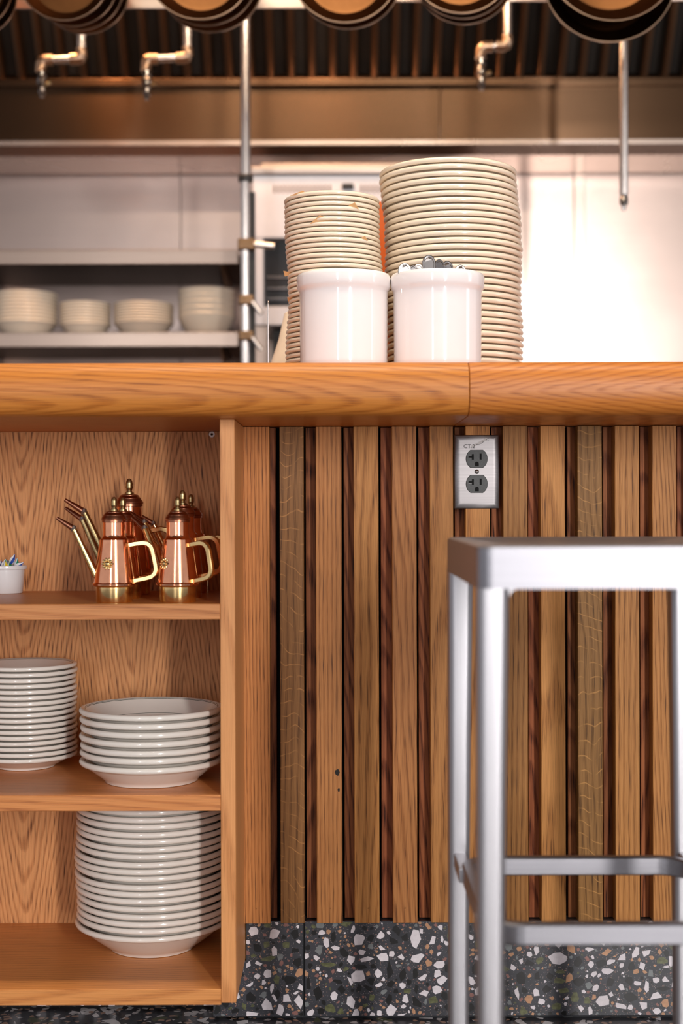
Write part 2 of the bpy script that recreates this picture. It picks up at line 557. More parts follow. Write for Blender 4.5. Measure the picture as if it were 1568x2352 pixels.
def floor_mat():
    m, nt, bs = new_mat('polished dark terrazzo floor')
    tc = N(nt, 'ShaderNodeTexCoord')
    o = tc.outputs['Object']
    col = (0.045, 0.046, 0.052)
    cur = ramp(nt, noise(nt, o, 30, 3), [(0.3, (0.035, 0.036, 0.041)), (0.7, (0.06, 0.06, 0.068))])
    for sc, thr, cols in ((42, 0.55, ((0.75, 0.73, 0.74), (0.010, 0.010, 0.010), (0.10, 0.11, 0.06))), (95, 0.5, ((0.45, 0.28, 0.20), (0.6, 0.57, 0.57), (0.02, 0.02, 0.02)))):
        vo = N(nt, 'ShaderNodeTexVoronoi')
        vo.inputs['Scale'].default_value = sc
        lk(nt, o, vo.inputs['Vector'])
        ve = N(nt, 'ShaderNodeTexVoronoi', feature='DISTANCE_TO_EDGE')
        ve.inputs['Scale'].default_value = sc
        lk(nt, o, ve.inputs['Vector'])
        sp = N(nt, 'ShaderNodeSeparateColor')
        lk(nt, vo.outputs['Color'], sp.inputs[0])
        k = math_n(nt, 'MULTIPLY', math_n(nt, 'GREATER_THAN', ve.outputs['Distance'], 0.12), math_n(nt, 'GREATER_THAN', sp.outputs[0], thr))
        r = N(nt, 'ShaderNodeValToRGB')
        r.color_ramp.interpolation = 'CONSTANT'
        e = r.color_ramp.elements
        e.new(0.5)
        for i, c in enumerate(cols):
            e[i].position = (0.0, 0.45, 0.75)[i]
            e[i].color = (*c, 1)
        lk(nt, sp.outputs[1], r.inputs[0])
        cur = mix_c(nt, k, cur, r.outputs[0])
    lk(nt, cur, bs.inputs['Base Color'])
    bs.inputs['Roughness'].default_value = 0.28
    return m


M['floor'] = floor_mat()


def stone(name, c, var=0.08):
    return plain(name, srgb(*c), 0.30, var=var, scale=160)


M['chip_white'] = stone('white marble chip', (226, 218, 221))
M['chip_black'] = stone('black basalt chip', (17, 16, 15), 0.25)
M['chip_green'] = stone('mottled green chip', (92, 94, 62), 0.5)
M['chip_tan'] = stone('tan chip', (188, 142, 108), 0.15)
M['chip_pink'] = stone('dusty rose chip', (142, 100, 92), 0.15)
M['chip_grey'] = stone('grey chip', (120, 124, 124), 0.15)

# ------------------------------------------------------------------ structure: floor, back wall, ceiling, plinth
DW = 2.245           # front of the slats
DS = 2.063           # front of the shelf cabinet
DT = 2.262           # face of the terrazzo plinth
ZP = WZ(2122, DW)    # bottom of the slats = top of the plinth
ZCT = 1.0085         # counter top
ZCU = 0.9325         # counter underside

tag(MB().box(-4.0, 4.5, -4.0, 4.6, -0.08, 0.0).build('floor', M['floor']), kind='structure')
tag(MB().box(-4.0, 4.5, -4.0, 4.6, 2.95, 3.05).build('ceiling', M['ceiling']), kind='structure')

wall = bpy.data.objects.new('wall_back', None)
COL.objects.link(wall)
wall.location = (0, 4.4, 0)
tag(wall, kind='structure')
MB().box(-4.0, 4.5, 0.02, 0.12, 0, 2.95).build('backing', M['black_board'], wall)
seam = WX(1331, 4.4)
px0 = -3.2
for xa, xb in ((seam - 3.66, seam - 2.44), (seam - 2.44, seam - 1.22), (seam - 1.22, seam), (seam, seam + 1.22), (seam + 1.22, seam + 2.44)):
    MB().box(xa + 0.001, xb - 0.001, 0.0, 0.02, 0.0, 2.94, 0.0015).build('panel', M['wall_steel'], wall)
MB().box(-0.017, 0.017, -0.010, 0.0, 0.9, 1.865, 0.003).build('seam_strip', M['hood_lip'], wall, (seam, 0, 0))

base = bpy.data.objects.new('baseboard_counter', None)
COL.objects.link(base)
base.location = (0, DT, 0)
tag(base, kind='structure')
XDR_ = WX(539, DS)
XL = WX(487, DT)      # left end of the forward part, beneath the cabinet's side
xj = [XL, WX(694.5, DT), WX(1584, DT), WX(1584, DT) + 0.61]
JO = 0.0017
XC = XDR_ + 0.0015
ZLOW = WZ(2303, DS) - 0.002
MB().box(XC + 0.002, xj[-1], 0.006, 0.10, 0.0, ZP - 0.003).build('grout_bed', M['grout'], base)
tiles = []
for i in range(3):
    if i == 0:
        L_ = [(XL, 0.004), (xj[1] - JO, 0.004), (xj[1] - JO, ZP - 0.0006), (XC, ZP - 0.0006), (XC, ZLOW), (XL, ZLOW)]
        t = MB().prism(L_, 0.0, 0.03, 'xz').build('tile', M['terrazzo'], base, smooth=None)
        tiles.append((t, XL + 0.001, xj[1] - JO, 0.0, 0.005, ZP - 0.002))
        continue
    t = MB().box(xj[i] + (JO if i else 0.001), xj[i + 1] - JO, 0.0, 0.03, 0.004, ZP - 0.0006, 0.0008, seg=1).build('tile', M['terrazzo'], base)
    tiles.append((t, xj[i] + JO, xj[i + 1] - JO, 0.0, 0.005, ZP - 0.002))
TOE = 2.31
t = MB().box(-1.25, XL - 0.002, TOE - DT, TOE - DT + 0.03, 0.004, 0.095, 0.0008, seg=1).build('tile', M['terrazzo'], base)
tiles.append((t, -0.75, XL - 0.003, TOE - DT, 0.005, 0.085))

# stones set in the terrazzo. The large ones follow the photograph: (x, y, width, height, degrees) in a 2x enlarged strip
WHITE = [(62,120,40,42,0),(133,128,35,48,-20),(42,158,24,18,0),(133,187,22,42,0),(35,240,28,45,-10),(108,268,32,30,0),(47,306,30,22,25),(123,320,15,38,-8),
 (105,380,40,50,20),(153,396,34,38,0),(45,413,60,32,0),(220,368,38,45,0),(208,335,30,11,40),(133,355,11,34,25),(300,125,26,22,0),(315,163,22,40,10),
 (428,148,46,48,15),(408,115,16,32,-10),(506,135,36,28,40),(440,196,30,22,0),(455,220,52,22,20),(402,220,28,40,-15),(513,211,50,34,0),(349,178,34,26,0),(627,155,38,72,0),
 (630,215,56,36,20),(687,153,36,32,25),(708,239,46,28,10),(705,270,28,30,0),(720,294,36,34,30),(425,280,56,42,10),(498,270,26,34,0),(398,295,16,38,20),
 (340,345,30,34,15),(399,370,34,52,-15),(542,400,36,46,-10),(590,358,34,36,20),(585,385,28,18,0),(655,282,36,22,30),(702,326,34,30,0),(498,310,32,18,15),
 (580,413,50,12,15),(500,408,20,24,0),(720,147,12,28,0),(710,200,24,14,40),(509,180,26,18,-30),(715,108,24,20,0),(852,330,34,44,-10),(1125,217,64,46,10),(1050,190,24,36,0),
 (1026,202,22,34,0),(1350,216,34,30,20),(1312,230,40,18,15),(1300,262,44,24,0),(1398,200,20,50,-20),(1433,197,36,30,0),(1420,245,22,34,0),(1349,242,24,20,30),
 (1236,186,38,16,0),(1348,318,28,28,0),(1283,367,54,42,0),(1238,400,24,36,0),(1347,385,54,18,-15),(1437,313,20,46,0),(1403,306,28,20,0),(1469,294,24,22,0),
 (1503,291,36,24,-30),(1467,352,46,36,10),(1472,403,30,22,0),(1521,230,18,46,0),(1505,248,30,10,0),(1068,368,24,24,0),(1038,388,20,20,0),(982,340,16,46,8),(998,225,18,28,0),
 (534,127,16,14,0),(462,396,18,18,0),(885,150,28,34,0),(900,250,30,26,10),(915,390,34,30,0)]
BLACK = [(205,130,28,44,0),(75,180,40,36,0),(205,188,38,20,10),(215,230,34,36,0),(190,290,44,36,0),(47,350,48,38,15),(143,340,24,36,10),(252,305,26,58,0),(285,340,34,54,0),
 (378,198,36,38,0),(437,245,52,20,0),(538,262,32,70,0),(580,275,26,50,-15),(355,297,38,18,-20),(470,295,28,36,0),(460,318,40,18,-25),(630,370,40,48,0),
 (730,348,34,34,0),(740,388,30,26,0),(590,140,30,34,0),(550,157,36,36,0),(627,268,20,42,0),(535,360,26,42,0),(740,255,24,40,0),(340,140,18,36,0),(998,285,36,46,0),
 (1055,280,38,34,0),(1085,325,40,30,0),(1305,300,42,42,0),(1380,355,46,36,0),(1495,325,44,26,0),(1383,245,26,34,0),(880,300,30,40,0),(1200,300,40,34,0),(1195,230,34,40,0),(1010,330,30,26,0)]
GREEN = [(110,216,60,22,0),(105,165,24,28,0),(140,290,26,34,0),(330,390,40,34,0),(320,237,60,18,0),(690,365,36,30,0),(1130,297,50,24,0),(1150,330,44,28,0),
 (1120,385,40,26,0),(1490,228,36,26,0),(1135,265,36,16,0),(1525,180,24,20,0),(600,330,30,20,0),(60,205,24,16,0),(790,200,40,26,0),(905,320,40,24,0)]

rs = random.Random(11)
placed = []


def chip_poly(w, h, deg, n=None, jag=0.40):
    n = n or rs.choice((4, 5, 5, 6, 6, 7))
    a0 = rs.random() * 6.28
    pts = []
    for k in range(n):
        a = a0 + 2 * PI * (k + rs.uniform(-0.34, 0.34)) / n
        q = 1 - rs.random() * jag
        pts.append((math.cos(a) * w * 0.60 * q, math.sin(a) * h * 0.60 * q))
    c, s = math.cos(math.radians(deg)), math.sin(math.radians(deg))
    return [(x * c - y * s, x * s + y * c) for x, y in pts]


def in_tile(x, z, r):
    for k, (t, xa, xb, y, za, zb) in enumerate(tiles):
        if xa + 0.3 * r < x < xb - 0.3 * r and za + 0.2 * r < z < zb - 0.2 * r:
            return k
    return -1


def clip_poly(poly, xa, xb, za, zb):
    def cut(p, f):
        out = []
        for i in range(len(p)):
            a, b = p[i], p[(i + 1) % len(p)]
            fa, fb = f(a), f(b)
            if fa >= 0: out.append(a)
            if (fa >= 0) != (fb >= 0):
                t = fa / (fa - fb)
                out.append((a[0] + (b[0] - a[0]) * t, a[1] + (b[1] - a[1]) * t))
        return out
    for f in (lambda p: p[0] - xa, lambda p: xb - p[0], lambda p: p[1] - za, lambda p: zb - p[1]):
        poly = cut(poly, f)
        if len(poly) < 3: return []
    return poly


def put_chip(k, x, z, w, h, deg, mat, single):
    t, xa, xb, y, za, zb = tiles[k]
    poly = [(x + a, z + b) for a, b in chip_poly(w, h, deg)]
    poly = clip_poly(poly, xa, xb, za, zb)
    if k == 0 and poly:
        poly = clip_poly(poly, xa, xb, za, ZLOW - 0.001) if x < XC else clip_poly(poly, XC, xb, za, zb)
    if len(poly) < 3: return
    placed.append((k, x, z, 0.5 * math.sqrt(w * h), max(w, h) / 2))
    single.append((k, [(a - x, b - z) for a, b in poly], x, z, mat))


singles, bits = [], []
PXT = DT / F
for lst, mat in ((WHITE, 'chip_white'), (BLACK, 'chip_black'), (GREEN, 'chip_green')):
    for (zx, zy, w, h, dg) in lst:
        s = 0.6556
        x, z = WX(540 + zx * s, DT), WZ(2060 + zy * s, DT)
        k = in_tile(x, z, 0.0)
        if k >= 0:
            put_chip(k, x, z, w * s * PXT, h * s * PXT, dg, mat, singles)
# the rest of the plinth: random stones, large first
xmax = xj[-1]
for rmin, rmax, tries, wts in ((0.0085, 0.013, 1500, (4, 4, 1, 0, 0, 0)), (0.005, 0.008, 2400, (4, 4, 2, 1, 0, 1)), (0.0026, 0.0046, 5200, (3, 2, 1.2, 6, 4, 1)), (0.0013, 0.0024, 5200, (1.5, 1, 0.7, 5, 5, 2))):
    for _ in range(tries):
        x = rs.uniform(-0.75, xmax)
        z = rs.uniform(0.0, ZP)
        r = rs.uniform(rmin, rmax)
        k = in_tile(x, z, r)
        if k < 0: continue
        if rmin > 0.007 and XL < x < WX(1560, DT): continue
        if any(q[0] == k and abs(q[1] - x) < q[4] + r and abs(q[2] - z) < q[4] + r and math.hypot(q[1] - x, q[2] - z) < q[3] * 1.05 + r * 1.05 for q in placed): continue
        asp = rs.uniform(0.65, 1.5)
        mat = rs.choices(('chip_white', 'chip_black', 'chip_green', 'chip_tan', 'chip_pink', 'chip_grey'), wts)[0]
        big = rmin >= 0.005 and len(singles) < 285 and x < WX(1600, DT) and x > WX(-10, DT)
        put_chip(k, x, z, 2 * r * math.sqrt(asp), 2 * r / math.sqrt(asp), rs.uniform(0, 180), mat, singles if big else bits)
for k, poly, x, z, mat in singles:
    MB().prism(poly, -0.00012, 0.0008, 'xz').build('stone_chip', M[mat], tiles[k][0], (x, tiles[k][3], z), smooth=None)
CH = ['chip_white', 'chip_black', 'chip_green', 'chip_tan', 'chip_pink', 'chip_grey']
for k in range(len(tiles)):
    mb = MB()
    for kk, poly, x, z, mat in bits:
        if kk == k:
            mb.prism([(a + x, b + z) for a, b in poly], tiles[k][3] - 0.0001, tiles[k][3] + 0.0006, 'xz', CH.index(mat))
    if mb.v:
        tag(mb.build('stone_grit', [M[c] for c in CH], tiles[k][0], smooth=None), kind='stuff')

# ------------------------------------------------------------------ counter top (two boards meeting at a joint)
ct = thing('bar_counter', 'long amber oak counter top with a thick rounded front edge', 'counter', (0, 1.985, ZCU))
H = ZCT - ZCU
prof = [(0.66, 0.0), (0.66, H)]
for k in range(13):
    a = PI / 2 + PI * k / 12
    ca, sa = math.cos(a), math.sin(a)
    ex = 0.8
    prof.append((0.036 + 0.036 * math.copysign(abs(ca) ** ex, ca), H / 2 + H / 2 * math.copysign(abs(sa) ** ex, sa)))
xjoint = WX(1079, 1.985)
for xa, xb, wood in ((-1.25, xjoint, 'oak_counter'), (xjoint, 1.35, 'oak_counter_swirl')):
    mid = (xa + xb) / 2
    hw = (xb - xa) / 2 - 0.00035
    n = len(prof)
    v, f = [], []
    for X_, ins in ((-hw, 0.0008), (-hw + 0.0008, 0), (hw - 0.0008, 0), (hw, 0.0008)):
        for (y, z) in prof:
            yy = y + ins if y < 0.6 else y
            zz = H / 2 + (z - H / 2) * (1 - ins / (H / 2))
            v.append((X_, yy, zz))
    for i in range(3):
        for k in range(n):
            k2 = (k + 1) % n
            f.append((i * n + k, i * n + k2, (i + 1) * n + k2, (i + 1) * n + k))
    f.append(tuple(range(n))[::-1])
    f.append(tuple(3 * n + k for k in range(n)))
    mesh_obj('board', v, f, M[wood], ct, (mid, 0, 0), smooth=30, wn=True)

# ------------------------------------------------------------------ slatted counter front
XDR = WX(539, DS)          # right face of the cabinet side panel
bf = thing('slatted_panelling', 'counter front of upright oak slats with darker recessed battens between', 'panelling', (0, DW, ZP))
HS = ZCU - ZP
MB().box(XDR + 0.001, 0.82, 0.052, 0.075, 0.001, HS - 0.001).build('backing_board', M['black_board'], bf)
slats = [(557, 618.5), (642, 697), (725, 784), (812, 869), (900, 956), (987, 1040.5), (1069, 1125), (1155, 1211), (1241, 1297), (1326, 1382), (1411.5, 1467), (1497.5, 1553), (1582.5, 1638), (1668, 1724), (1753, 1809), (1838, 1894)]
fleck_at = (1, 9)
for i, (a, b) in enumerate(slats):
    xa, xb = WX(a, DW), WX(b, DW)
    lift = (0.0, 0.0005, 0.0003, 0.0004, 0.0006, 0.001)[i % 6]
    s = MB().box(-(xb - xa) / 2, (xb - xa) / 2, 0, 0.028, 0.0006 + lift, HS - 0.001, 0.0007, seg=1).build('slat', M['oak_fleck' if i in fleck_at else 'oak_slat'], bf, ((xa + xb) / 2, 0, 0))
    MB().lathe([(0, -0.0003), (0.0009, -0.0003), (0.0009, 0.001)], 8).build('nail_head', M['steel'], s, ((xb - xa) * rs.uniform(-0.05, 0.08), -0.0002, WZ(2086, DW) - ZP), (PI / 2, 0, 0)) if i < 5 else None
DB = DW + 0.030
battens = [(617, 634), (702, 725), (789, 814), (874, 901), (960, 989), (1044, 1070), (1128, 1152), (1212, 1236), (1302, 1322), (1384, 1407), (1469, 1492), (1554, 1578), (1640, 1664), (1725, 1749), (1810, 1834)]
for (a, b) in battens:
    xa, xb = WX(a, DB), WX(b, DB)
    MB().box(-(xb - xa) / 2, (xb - xa) / 2, 0, 0.022, 0.0008, HS - 0.001, 0.0006, seg=1).build('batten', M['oak_batten'], bf, ((xa + xb) / 2, 0.030, 0))
# knot holes in the third slat
kn = MB()
for (px, py, r) in ((773, 1774, 0.0045), (776, 1814, 0.0022)):
    poly = [(r * rs.uniform(0.6, 1.0) * math.cos(q * PI / 5), 1.5 * r * rs.uniform(0.6, 1.0) * math.sin(q * PI / 5)) for q in range(10)]
    kn.prism([(WX(px, DW) + p[0], WZ(py, DW) - ZP + p[1]) for p in poly], -0.0002, 0.0005, 'xz')
kn.build('knot', M['black_board'], bf, smooth=None)

# ------------------------------------------------------------------ power outlet
PX = DW / F
ot = thing('power_outlet', 'brushed steel double power outlet on the slatted counter front', 'outlet', (WX(1094, DW), DW, WZ(1084.5, DW)))
pw, ph = 51 * PX, 84.5 * PX
v, f = [], []
edge = [(0, 0.0), (0, -0.0012), (0.0006, -0.0022), (0.0020, -0.0032), (0.0040, -0.0042), (0.0058, -0.0049), (0.0072, -0.0052), (0.0086, -0.0053)]
for (ix, yy) in edge:
    for sx, sz in ((-1, -1), (1, -1), (1, 1), (-1, 1)):
        v.append((sx * (pw - ix), yy, sz * (ph - ix)))
for i in range(len(edge) - 1):
    for k in range(4):
        k2 = (k + 1) % 4
        f.append((i * 4 + k, i * 4 + k2, (i + 1) * 4 + k2, (i + 1) * 4 + k))
b_ = 4 * (len(edge) - 1)
f.append((b_, b_ + 1, b_ + 2, b_ + 3))
f.append((3, 2, 1, 0))
mesh_obj('cover_plate', v, f, M['steel_plate'], ot, smooth=50, wn=True)
for dy in (1055, 1112.5):
    zc = WZ(dy, DW) - WZ(1084.5, DW)
    R, hh = 25 * PX, 21 * PX
    poly = []
    a1 = math.asin(hh / R * 0.98)
    for k in range(13):
        a = -a1 + 2 * a1 * k / 12
        poly.append((R * math.cos(a), R * math.sin(a)))
    for k in range(13):
        a = PI - a1 + 2 * a1 * k / 12
        poly.append((R * math.cos(a), R * math.sin(a)))
    rc = MB().prism(poly, -0.0066, -0.004, 'xz', inset=0.0006).build('receptacle', M['black_plastic'], ot, (0, 0, zc), smooth=None)
    sl = MB()
    yy0, yy1 = -0.00672, -0.0058
    p = PX
    sl.box(-11.5 * p, -7 * p, yy0, yy1, -2 * p, 11 * p)
    sl.box(-19 * p, -11.4 * p, yy0, yy1, 2.3 * p, 6.5 * p)
    sl.box(6.5 * p, 11 * p, yy0, yy1, -2 * p, 12 * p)
    gp = [(-4.5 * p, -17 * p), (4.5 * p, -17 * p)] + [(4.5 * p * math.cos(PI * k / 8), -11 * p + 4.5 * p * math.sin(PI * k / 8)) for k in range(9)]
    sl.prism(gp, yy0, yy1, 'xz')
    sl.build('slot', M['black_hole'], rc, smooth=None)
    MB().box(-19 * p, -12 * p, yy0 - 0.00004, yy1, 1.2 * p, 2.0 * p).build('slot_edge', M['tape'], rc, smooth=None)
sc_ = MB().lathe([(0, -0.0014), (0.0022, -0.0010), (0.0036, 0.0), (0.0036, 0.0008)], 20, mat=Matrix.Rotation(PI / 2, 4, 'X') @ Matrix.Scale(-1, 4, (0, 0, 1))).build('screw', M['steel'], ot, (0, -0.0053, 0))
MB().box(-0.0028, 0.0028, -0.0017, -0.0009, -0.00045, 0.00045, mat=Matrix.Rotation(0.6, 4, 'Y')).build('screw_slot', M['black_iron'], sc_, smooth=None)


def text_part(body, size, mat, parent, loc, rot=(PI / 2, 0, 0), depth=0.0001, name='lettering'):
    cu = bpy.data.curves.new(name, 'FONT')
    cu.body = body
    cu.size = size
    cu.extrude = depth
    cu.resolution_u = 2
    tmp = bpy.data.objects.new('tmp_text', cu)
    COL.objects.link(tmp)
    dg = bpy.context.evaluated_depsgraph_get()
    dg.update()
    me = bpy.data.meshes.new_from_object(tmp.evaluated_get(dg))
    bpy.data.objects.remove(tmp)
    me.name = name
    me.materials.clear()
    me.materials.append(mat)
    o = bpy.data.objects.new(name, me)
    COL.objects.link(o)
    o.parent = parent
    o.location = loc
    o.rotation_euler = rot
    return o


text_part('CT.2', 13.2 * PX, M['ink'], ot, (-30.5 * PX, -0.00545, 54 * PX))
# label tape peeled up slantwise over the rest of the number, with scraps of print on it
tp = MB().box(0, 42 * PX, -0.00010, 0, 0, 4.6 * PX, mat=Matrix.Rotation(-0.49, 4, 'Y')).build('label_tape', M['tape'], ot, (-13 * PX, -0.0053, 53.5 * PX), smooth=None)
sm = MB()
for (a, b, w, h, r) in ((-1, 62, 3.5, 1.0, 0.1), (4, 61.5, 3.2, 0.9, 0.4), (9, 63.5, 4, 0.9, 0.49), (12.5, 65.3, 1.1, 3.2, 0.1), (14, 67.0, 5, 0.9, 0.55), (20.8, 70, 0.9, 5.5, -0.25), (22.8, 73.2, 4.6, 0.9, -0.5), (-28, 78, 11, 0.5, 0.02), (26, 75, 3, 0.5, 0.6)):
    sm.box(0, w * PX, -0.00022, -0.00002, 0, h * PX, mat=Matrix.Translation((a * PX, -0.0053, b * PX)) @ Matrix.Rotation(-r, 4, 'Y'))
sm.build('print_scrap', M['ink'], ot, smooth=None)

# ------------------------------------------------------------------ shelf cabinet
XDL = WX(505, DS)
DBK = 2.397
cab = thing('shelf_cabinet', 'open oak shelf cabinet under the counter with three shelves', 'cabinet', (0, DS, 0))
ZB = WZ(2303, DS)
MB().box(0, XDR - XDL, 0, DBK - DS + 0.012, ZB, ZCU - 0.0005, 0.0008, seg=1).build('side_panel', M['oak_side'], cab, (XDL, 0, 0))
MB().box(0, 0.0213, 0, DBK - DS + 0.012, ZB, ZCU - 0.0005, 0.0008, seg=1).build('side_panel', M['oak_side'], cab, (-1.02, 0, 0))
MB().box(-0.40, 0.40, 0, 0.012, ZB, ZCU - 0.0005).build('back_panel', M['oak_panel'], cab, (-0.5985, DBK - DS, 0), smooth=None)
SH = {}
for nm, y0 in (('a', 1386), ('b', 1826), ('c', 2272)):
    zt = WZ(y0, DS)
    SH[nm] = zt
    MB().box(-1.02 + 0.0213 + 0.5985, XDL + 0.5985 - 0.0002, 0.0006, DBK - DS - 0.0004, -0.0225, 0, 0.0007, seg=1).build('shelf', M['oak_shelf'], cab, (-0.5985, 0, zt))
wsh = MB().lathe([(0.0023, 0.0), (0.0023, 0.0022), (0.0046, 0.0020), (0.0050, 0.0)], 24, mat=Matrix.Rotation(PI / 2, 4, 'X')).build('screw_cap', M['white_plastic'], cab, (WX(487, DBK), DBK - DS - 0.0001, WZ(997, DBK)))
MB().lathe([(0, 0.0008), (0.0022, 0.0008)], 4, mat=Matrix.Rotation(PI / 2, 4, 'X')).build('screw_recess', M['black_hole'], wsh)

# ------------------------------------------------------------------ plates and bowls


def plate_mesh(R, h, s, rf, bead, bands=None, seg=72, wall=0.80, concave=0.0):
    """stackable plate: foot radius rf, rim radius R, rim height h above the table, stacking pitch s. Bands: radii (share of R) of thin glaze lines."""
    t = s * wall
    b = bead
    under = [(0.0, s * 0.45), (rf * 0.90, s * 0.45), (rf * 0.92, 0.0006), (rf * 0.95, 0.0), (rf, 0.0006), (rf * 1.02, s * 0.35)]
    n = 6
    r0, z0 = rf * 1.02, s * 0.35
    r1, z1 = R - b * 1.2, h - b * 0.8
    for k in range(1, n + 1):
        q = k / n
        under.append((r0 + (r1 - r0) * q, z0 + (z1 - z0) * (q ** (1 + concave))))
    rim = []
    for k in range(1, 8):
        a = -PI / 2 + PI * k / 8
        rim.append((R - b + b * math.cos(a), h + b * math.sin(a)))
    top = []
    r2, z2 = R - b * 1.4, h + b * 0.86
    r3, z3 = rf * 1.06, s
    cuts = sorted({1 - i / 8 for i in range(9)} | set(x for bd in (bands or []) for x in bd), reverse=True)
    prof = under + rim
    mis = [0] * (len(prof))
    for q in cuts:           # q = 1 at the rim, 0 at the well
        prof.append((r3 + (r2 - r3) * q, z3 + (z2 - z3) * (q ** (1 + concave))))
        mis.append(0)
    i0 = len(under) + len(rim)
    if bands:
        for i in range(len(cuts) - 1):
            for (lo, hi) in bands:
                if cuts[i] <= hi + 1e-9 and cuts[i + 1] >= lo - 1e-9:
                    mis[i0 + i] = 1
    prof += [(rf * 0.6, s * 0.97), (0.0, s * 0.96)]
    mis += [0, 0]
    return prof, mis, seg


def plate_stack(name, cat, prof3, mats, spots, labels, group, rnd, tilt=0.0015):
    """spots: list of (x, y, z) bottom first; one object for every plate"""
    prof, mis, seg = prof3
    first = None
    n = len(spots)
    for i, p in enumerate(spots):
        rot = (rnd.uniform(-tilt, tilt), rnd.uniform(-tilt, tilt), rnd.uniform(0, 6.28))
        lab = labels(i, n)
        if first is None:
            o = MB().lathe(prof, seg, mis=mis).build(name, mats, None, p, rot, smooth=50)
            first = o
        else:
            o = first.copy()
            COL.objects.link(o)
            o.location = p
            o.rotation_euler = rot
        tag(o, lab, cat, group)
    return first


def pos_label(fmt):
    def f(i, n):
        k = n - i
        if k == 1: w = 'topmost'
        elif k == n: w = 'bottom'
        else: w = ordn(k) + ' from the top'
        return fmt % w
    return f


rp = random.Random(5)
PM = [M['white_china'], M['green_line']]
# small plates on the middle shelf, left
zs = SH['b']
spots = []
for i in range(17):
    spots.append((WX(57, 2.30) + rp.uniform(-0.0012, 0.0012), 2.302 + rp.uniform(-0.001, 0.001), zs + 0.0002 + i * 0.00888))
plate_stack('side_plate', 'plate', plate_mesh(0.0815, 0.0205, 0.0086, 0.046, 0.0035, [(0.885, 0.915), (0.955, 0.975), (0.015, 0.04)]), PM, spots,
            pos_label('white side plate, %s of the middle shelf stack'), 'white side plates on the middle shelf', rp, 0.0008)
# shallow bowls on the middle shelf
ys = [1651, 1671, 1691, 1712, 1733, 1751, 1773]
hb = WZ(1773, 2.072) - zs
spots = []
for y in ys[::-1]:
    spots.append((WX(347, 2.18) + rp.uniform(-0.0013, 0.0013), 2.182, WZ(y, 2.072) - hb + 0.0002))
plate_stack('soup_bowl', 'bowl', plate_mesh(0.1085, hb, 0.0109, 0.070, 0.0047, [(0.905, 0.93), (0.955, 0.975), (0.115, 0.135)]), PM, spots,
            pos_label('soup bowl, %s of seven on the middle shelf'), 'white soup bowls on the middle shelf', rp)
# tall stack of bowls on the bottom shelf
ys = [1868, 1885, 1901, 1919, 1935, 1953, 1969, 1988, 2004, 2020, 2040, 2056, 2072, 2090, 2108, 2125, 2141, 2160]
zs = SH['c']
hb = WZ(2160, 2.152) - zs
spots = []
for i, y in enumerate(ys[::-1]):
    q = i / 17
    spots.append((WX(349.5, 2.272) + rp.uniform(-0.001, 0.001) + 0.0015 * math.sin(q * 9), 2.272, WZ(y, 2.152) - hb + 0.0002))
plate_stack('dinner_bowl', 'bowl', plate_mesh(0.1212, hb, 0.0098, 0.0665, 0.0044, [(0.905, 0.93), (0.955, 0.975), (0.115, 0.135)], concave=0.1), PM, spots,
            pos_label('large white bowl, %s of the tall stack on the bottom shelf'), 'large white bowls on the bottom shelf', rp)

# tall stack of dinner plates on the counter
CM = [M['cream_china']]
YB = 2.40
RB = 0.1145
yfront = YB - RB
n_big = 32
zt = WZ(361 + 5, yfront)
hrim = 0.021
pitch = (zt - hrim - ZCT) / (n_big - 1)
xo = {0: 1030, 3: 1032, 5: 1036, 7: 1040, 9: 1041, 12: 1043, 15: 1041, 20: 1041, 25: 1045, 31: 1043}
ks = sorted(xo)


def xoff(k):
    for a, b in zip(ks, ks[1:]):
        if a <= k <= b:
            return xo[a] + (xo[b] - xo[a]) * (k - a) / (b - a)


spots = []
for i in range(n_big):
    k = n_big - 1 - i
    spots.append((WX(xoff(k), YB) + rp.uniform(-0.0008, 0.0008), YB + rp.uniform(-0.001, 0.001), ZCT + 0.0002 + i * pitch))
plate_stack('dinner_plate', 'plate', plate_mesh(RB, hrim, pitch - 0.0003, 0.066, 0.0045), CM, spots,
            pos_label('cream dinner plate, %s of the tall right-hand counter stack'), 'cream dinner plates stacked on the counter', rp, 0.0015)
# small plates on the counter
YS = 2.36
RSM = 0.0785
n_sm = 35
ztop = WZ(441, YS - RSM)
hr2 = 0.0175
pit2 = (ztop - hr2 - ZCT) / (n_sm - 1)
xo = {0: 764, 4: 764, 8: 765, 11: 768, 14: 771, 17: 770, 20: 773, 24: 770, 28: 766, 31: 765, 34: 767}
ks = sorted(xo)
small_pos = []
for i in range(n_sm):
    k = n_sm - 1 - i
    small_pos.append((WX(xoff(k), YS) + rp.uniform(-0.0006, 0.0006), YS + rp.uniform(-0.0008, 0.0008), ZCT + 0.0002 + i * pit2))
plate_stack('bread_plate', 'plate', plate_mesh(RSM, hr2, pit2 - 0.0003, 0.045, 0.0035), CM, small_pos,
            pos_label('cream bread plate, %s of the left-hand counter stack'), 'cream bread plates stacked on the counter', rp, 0.002)
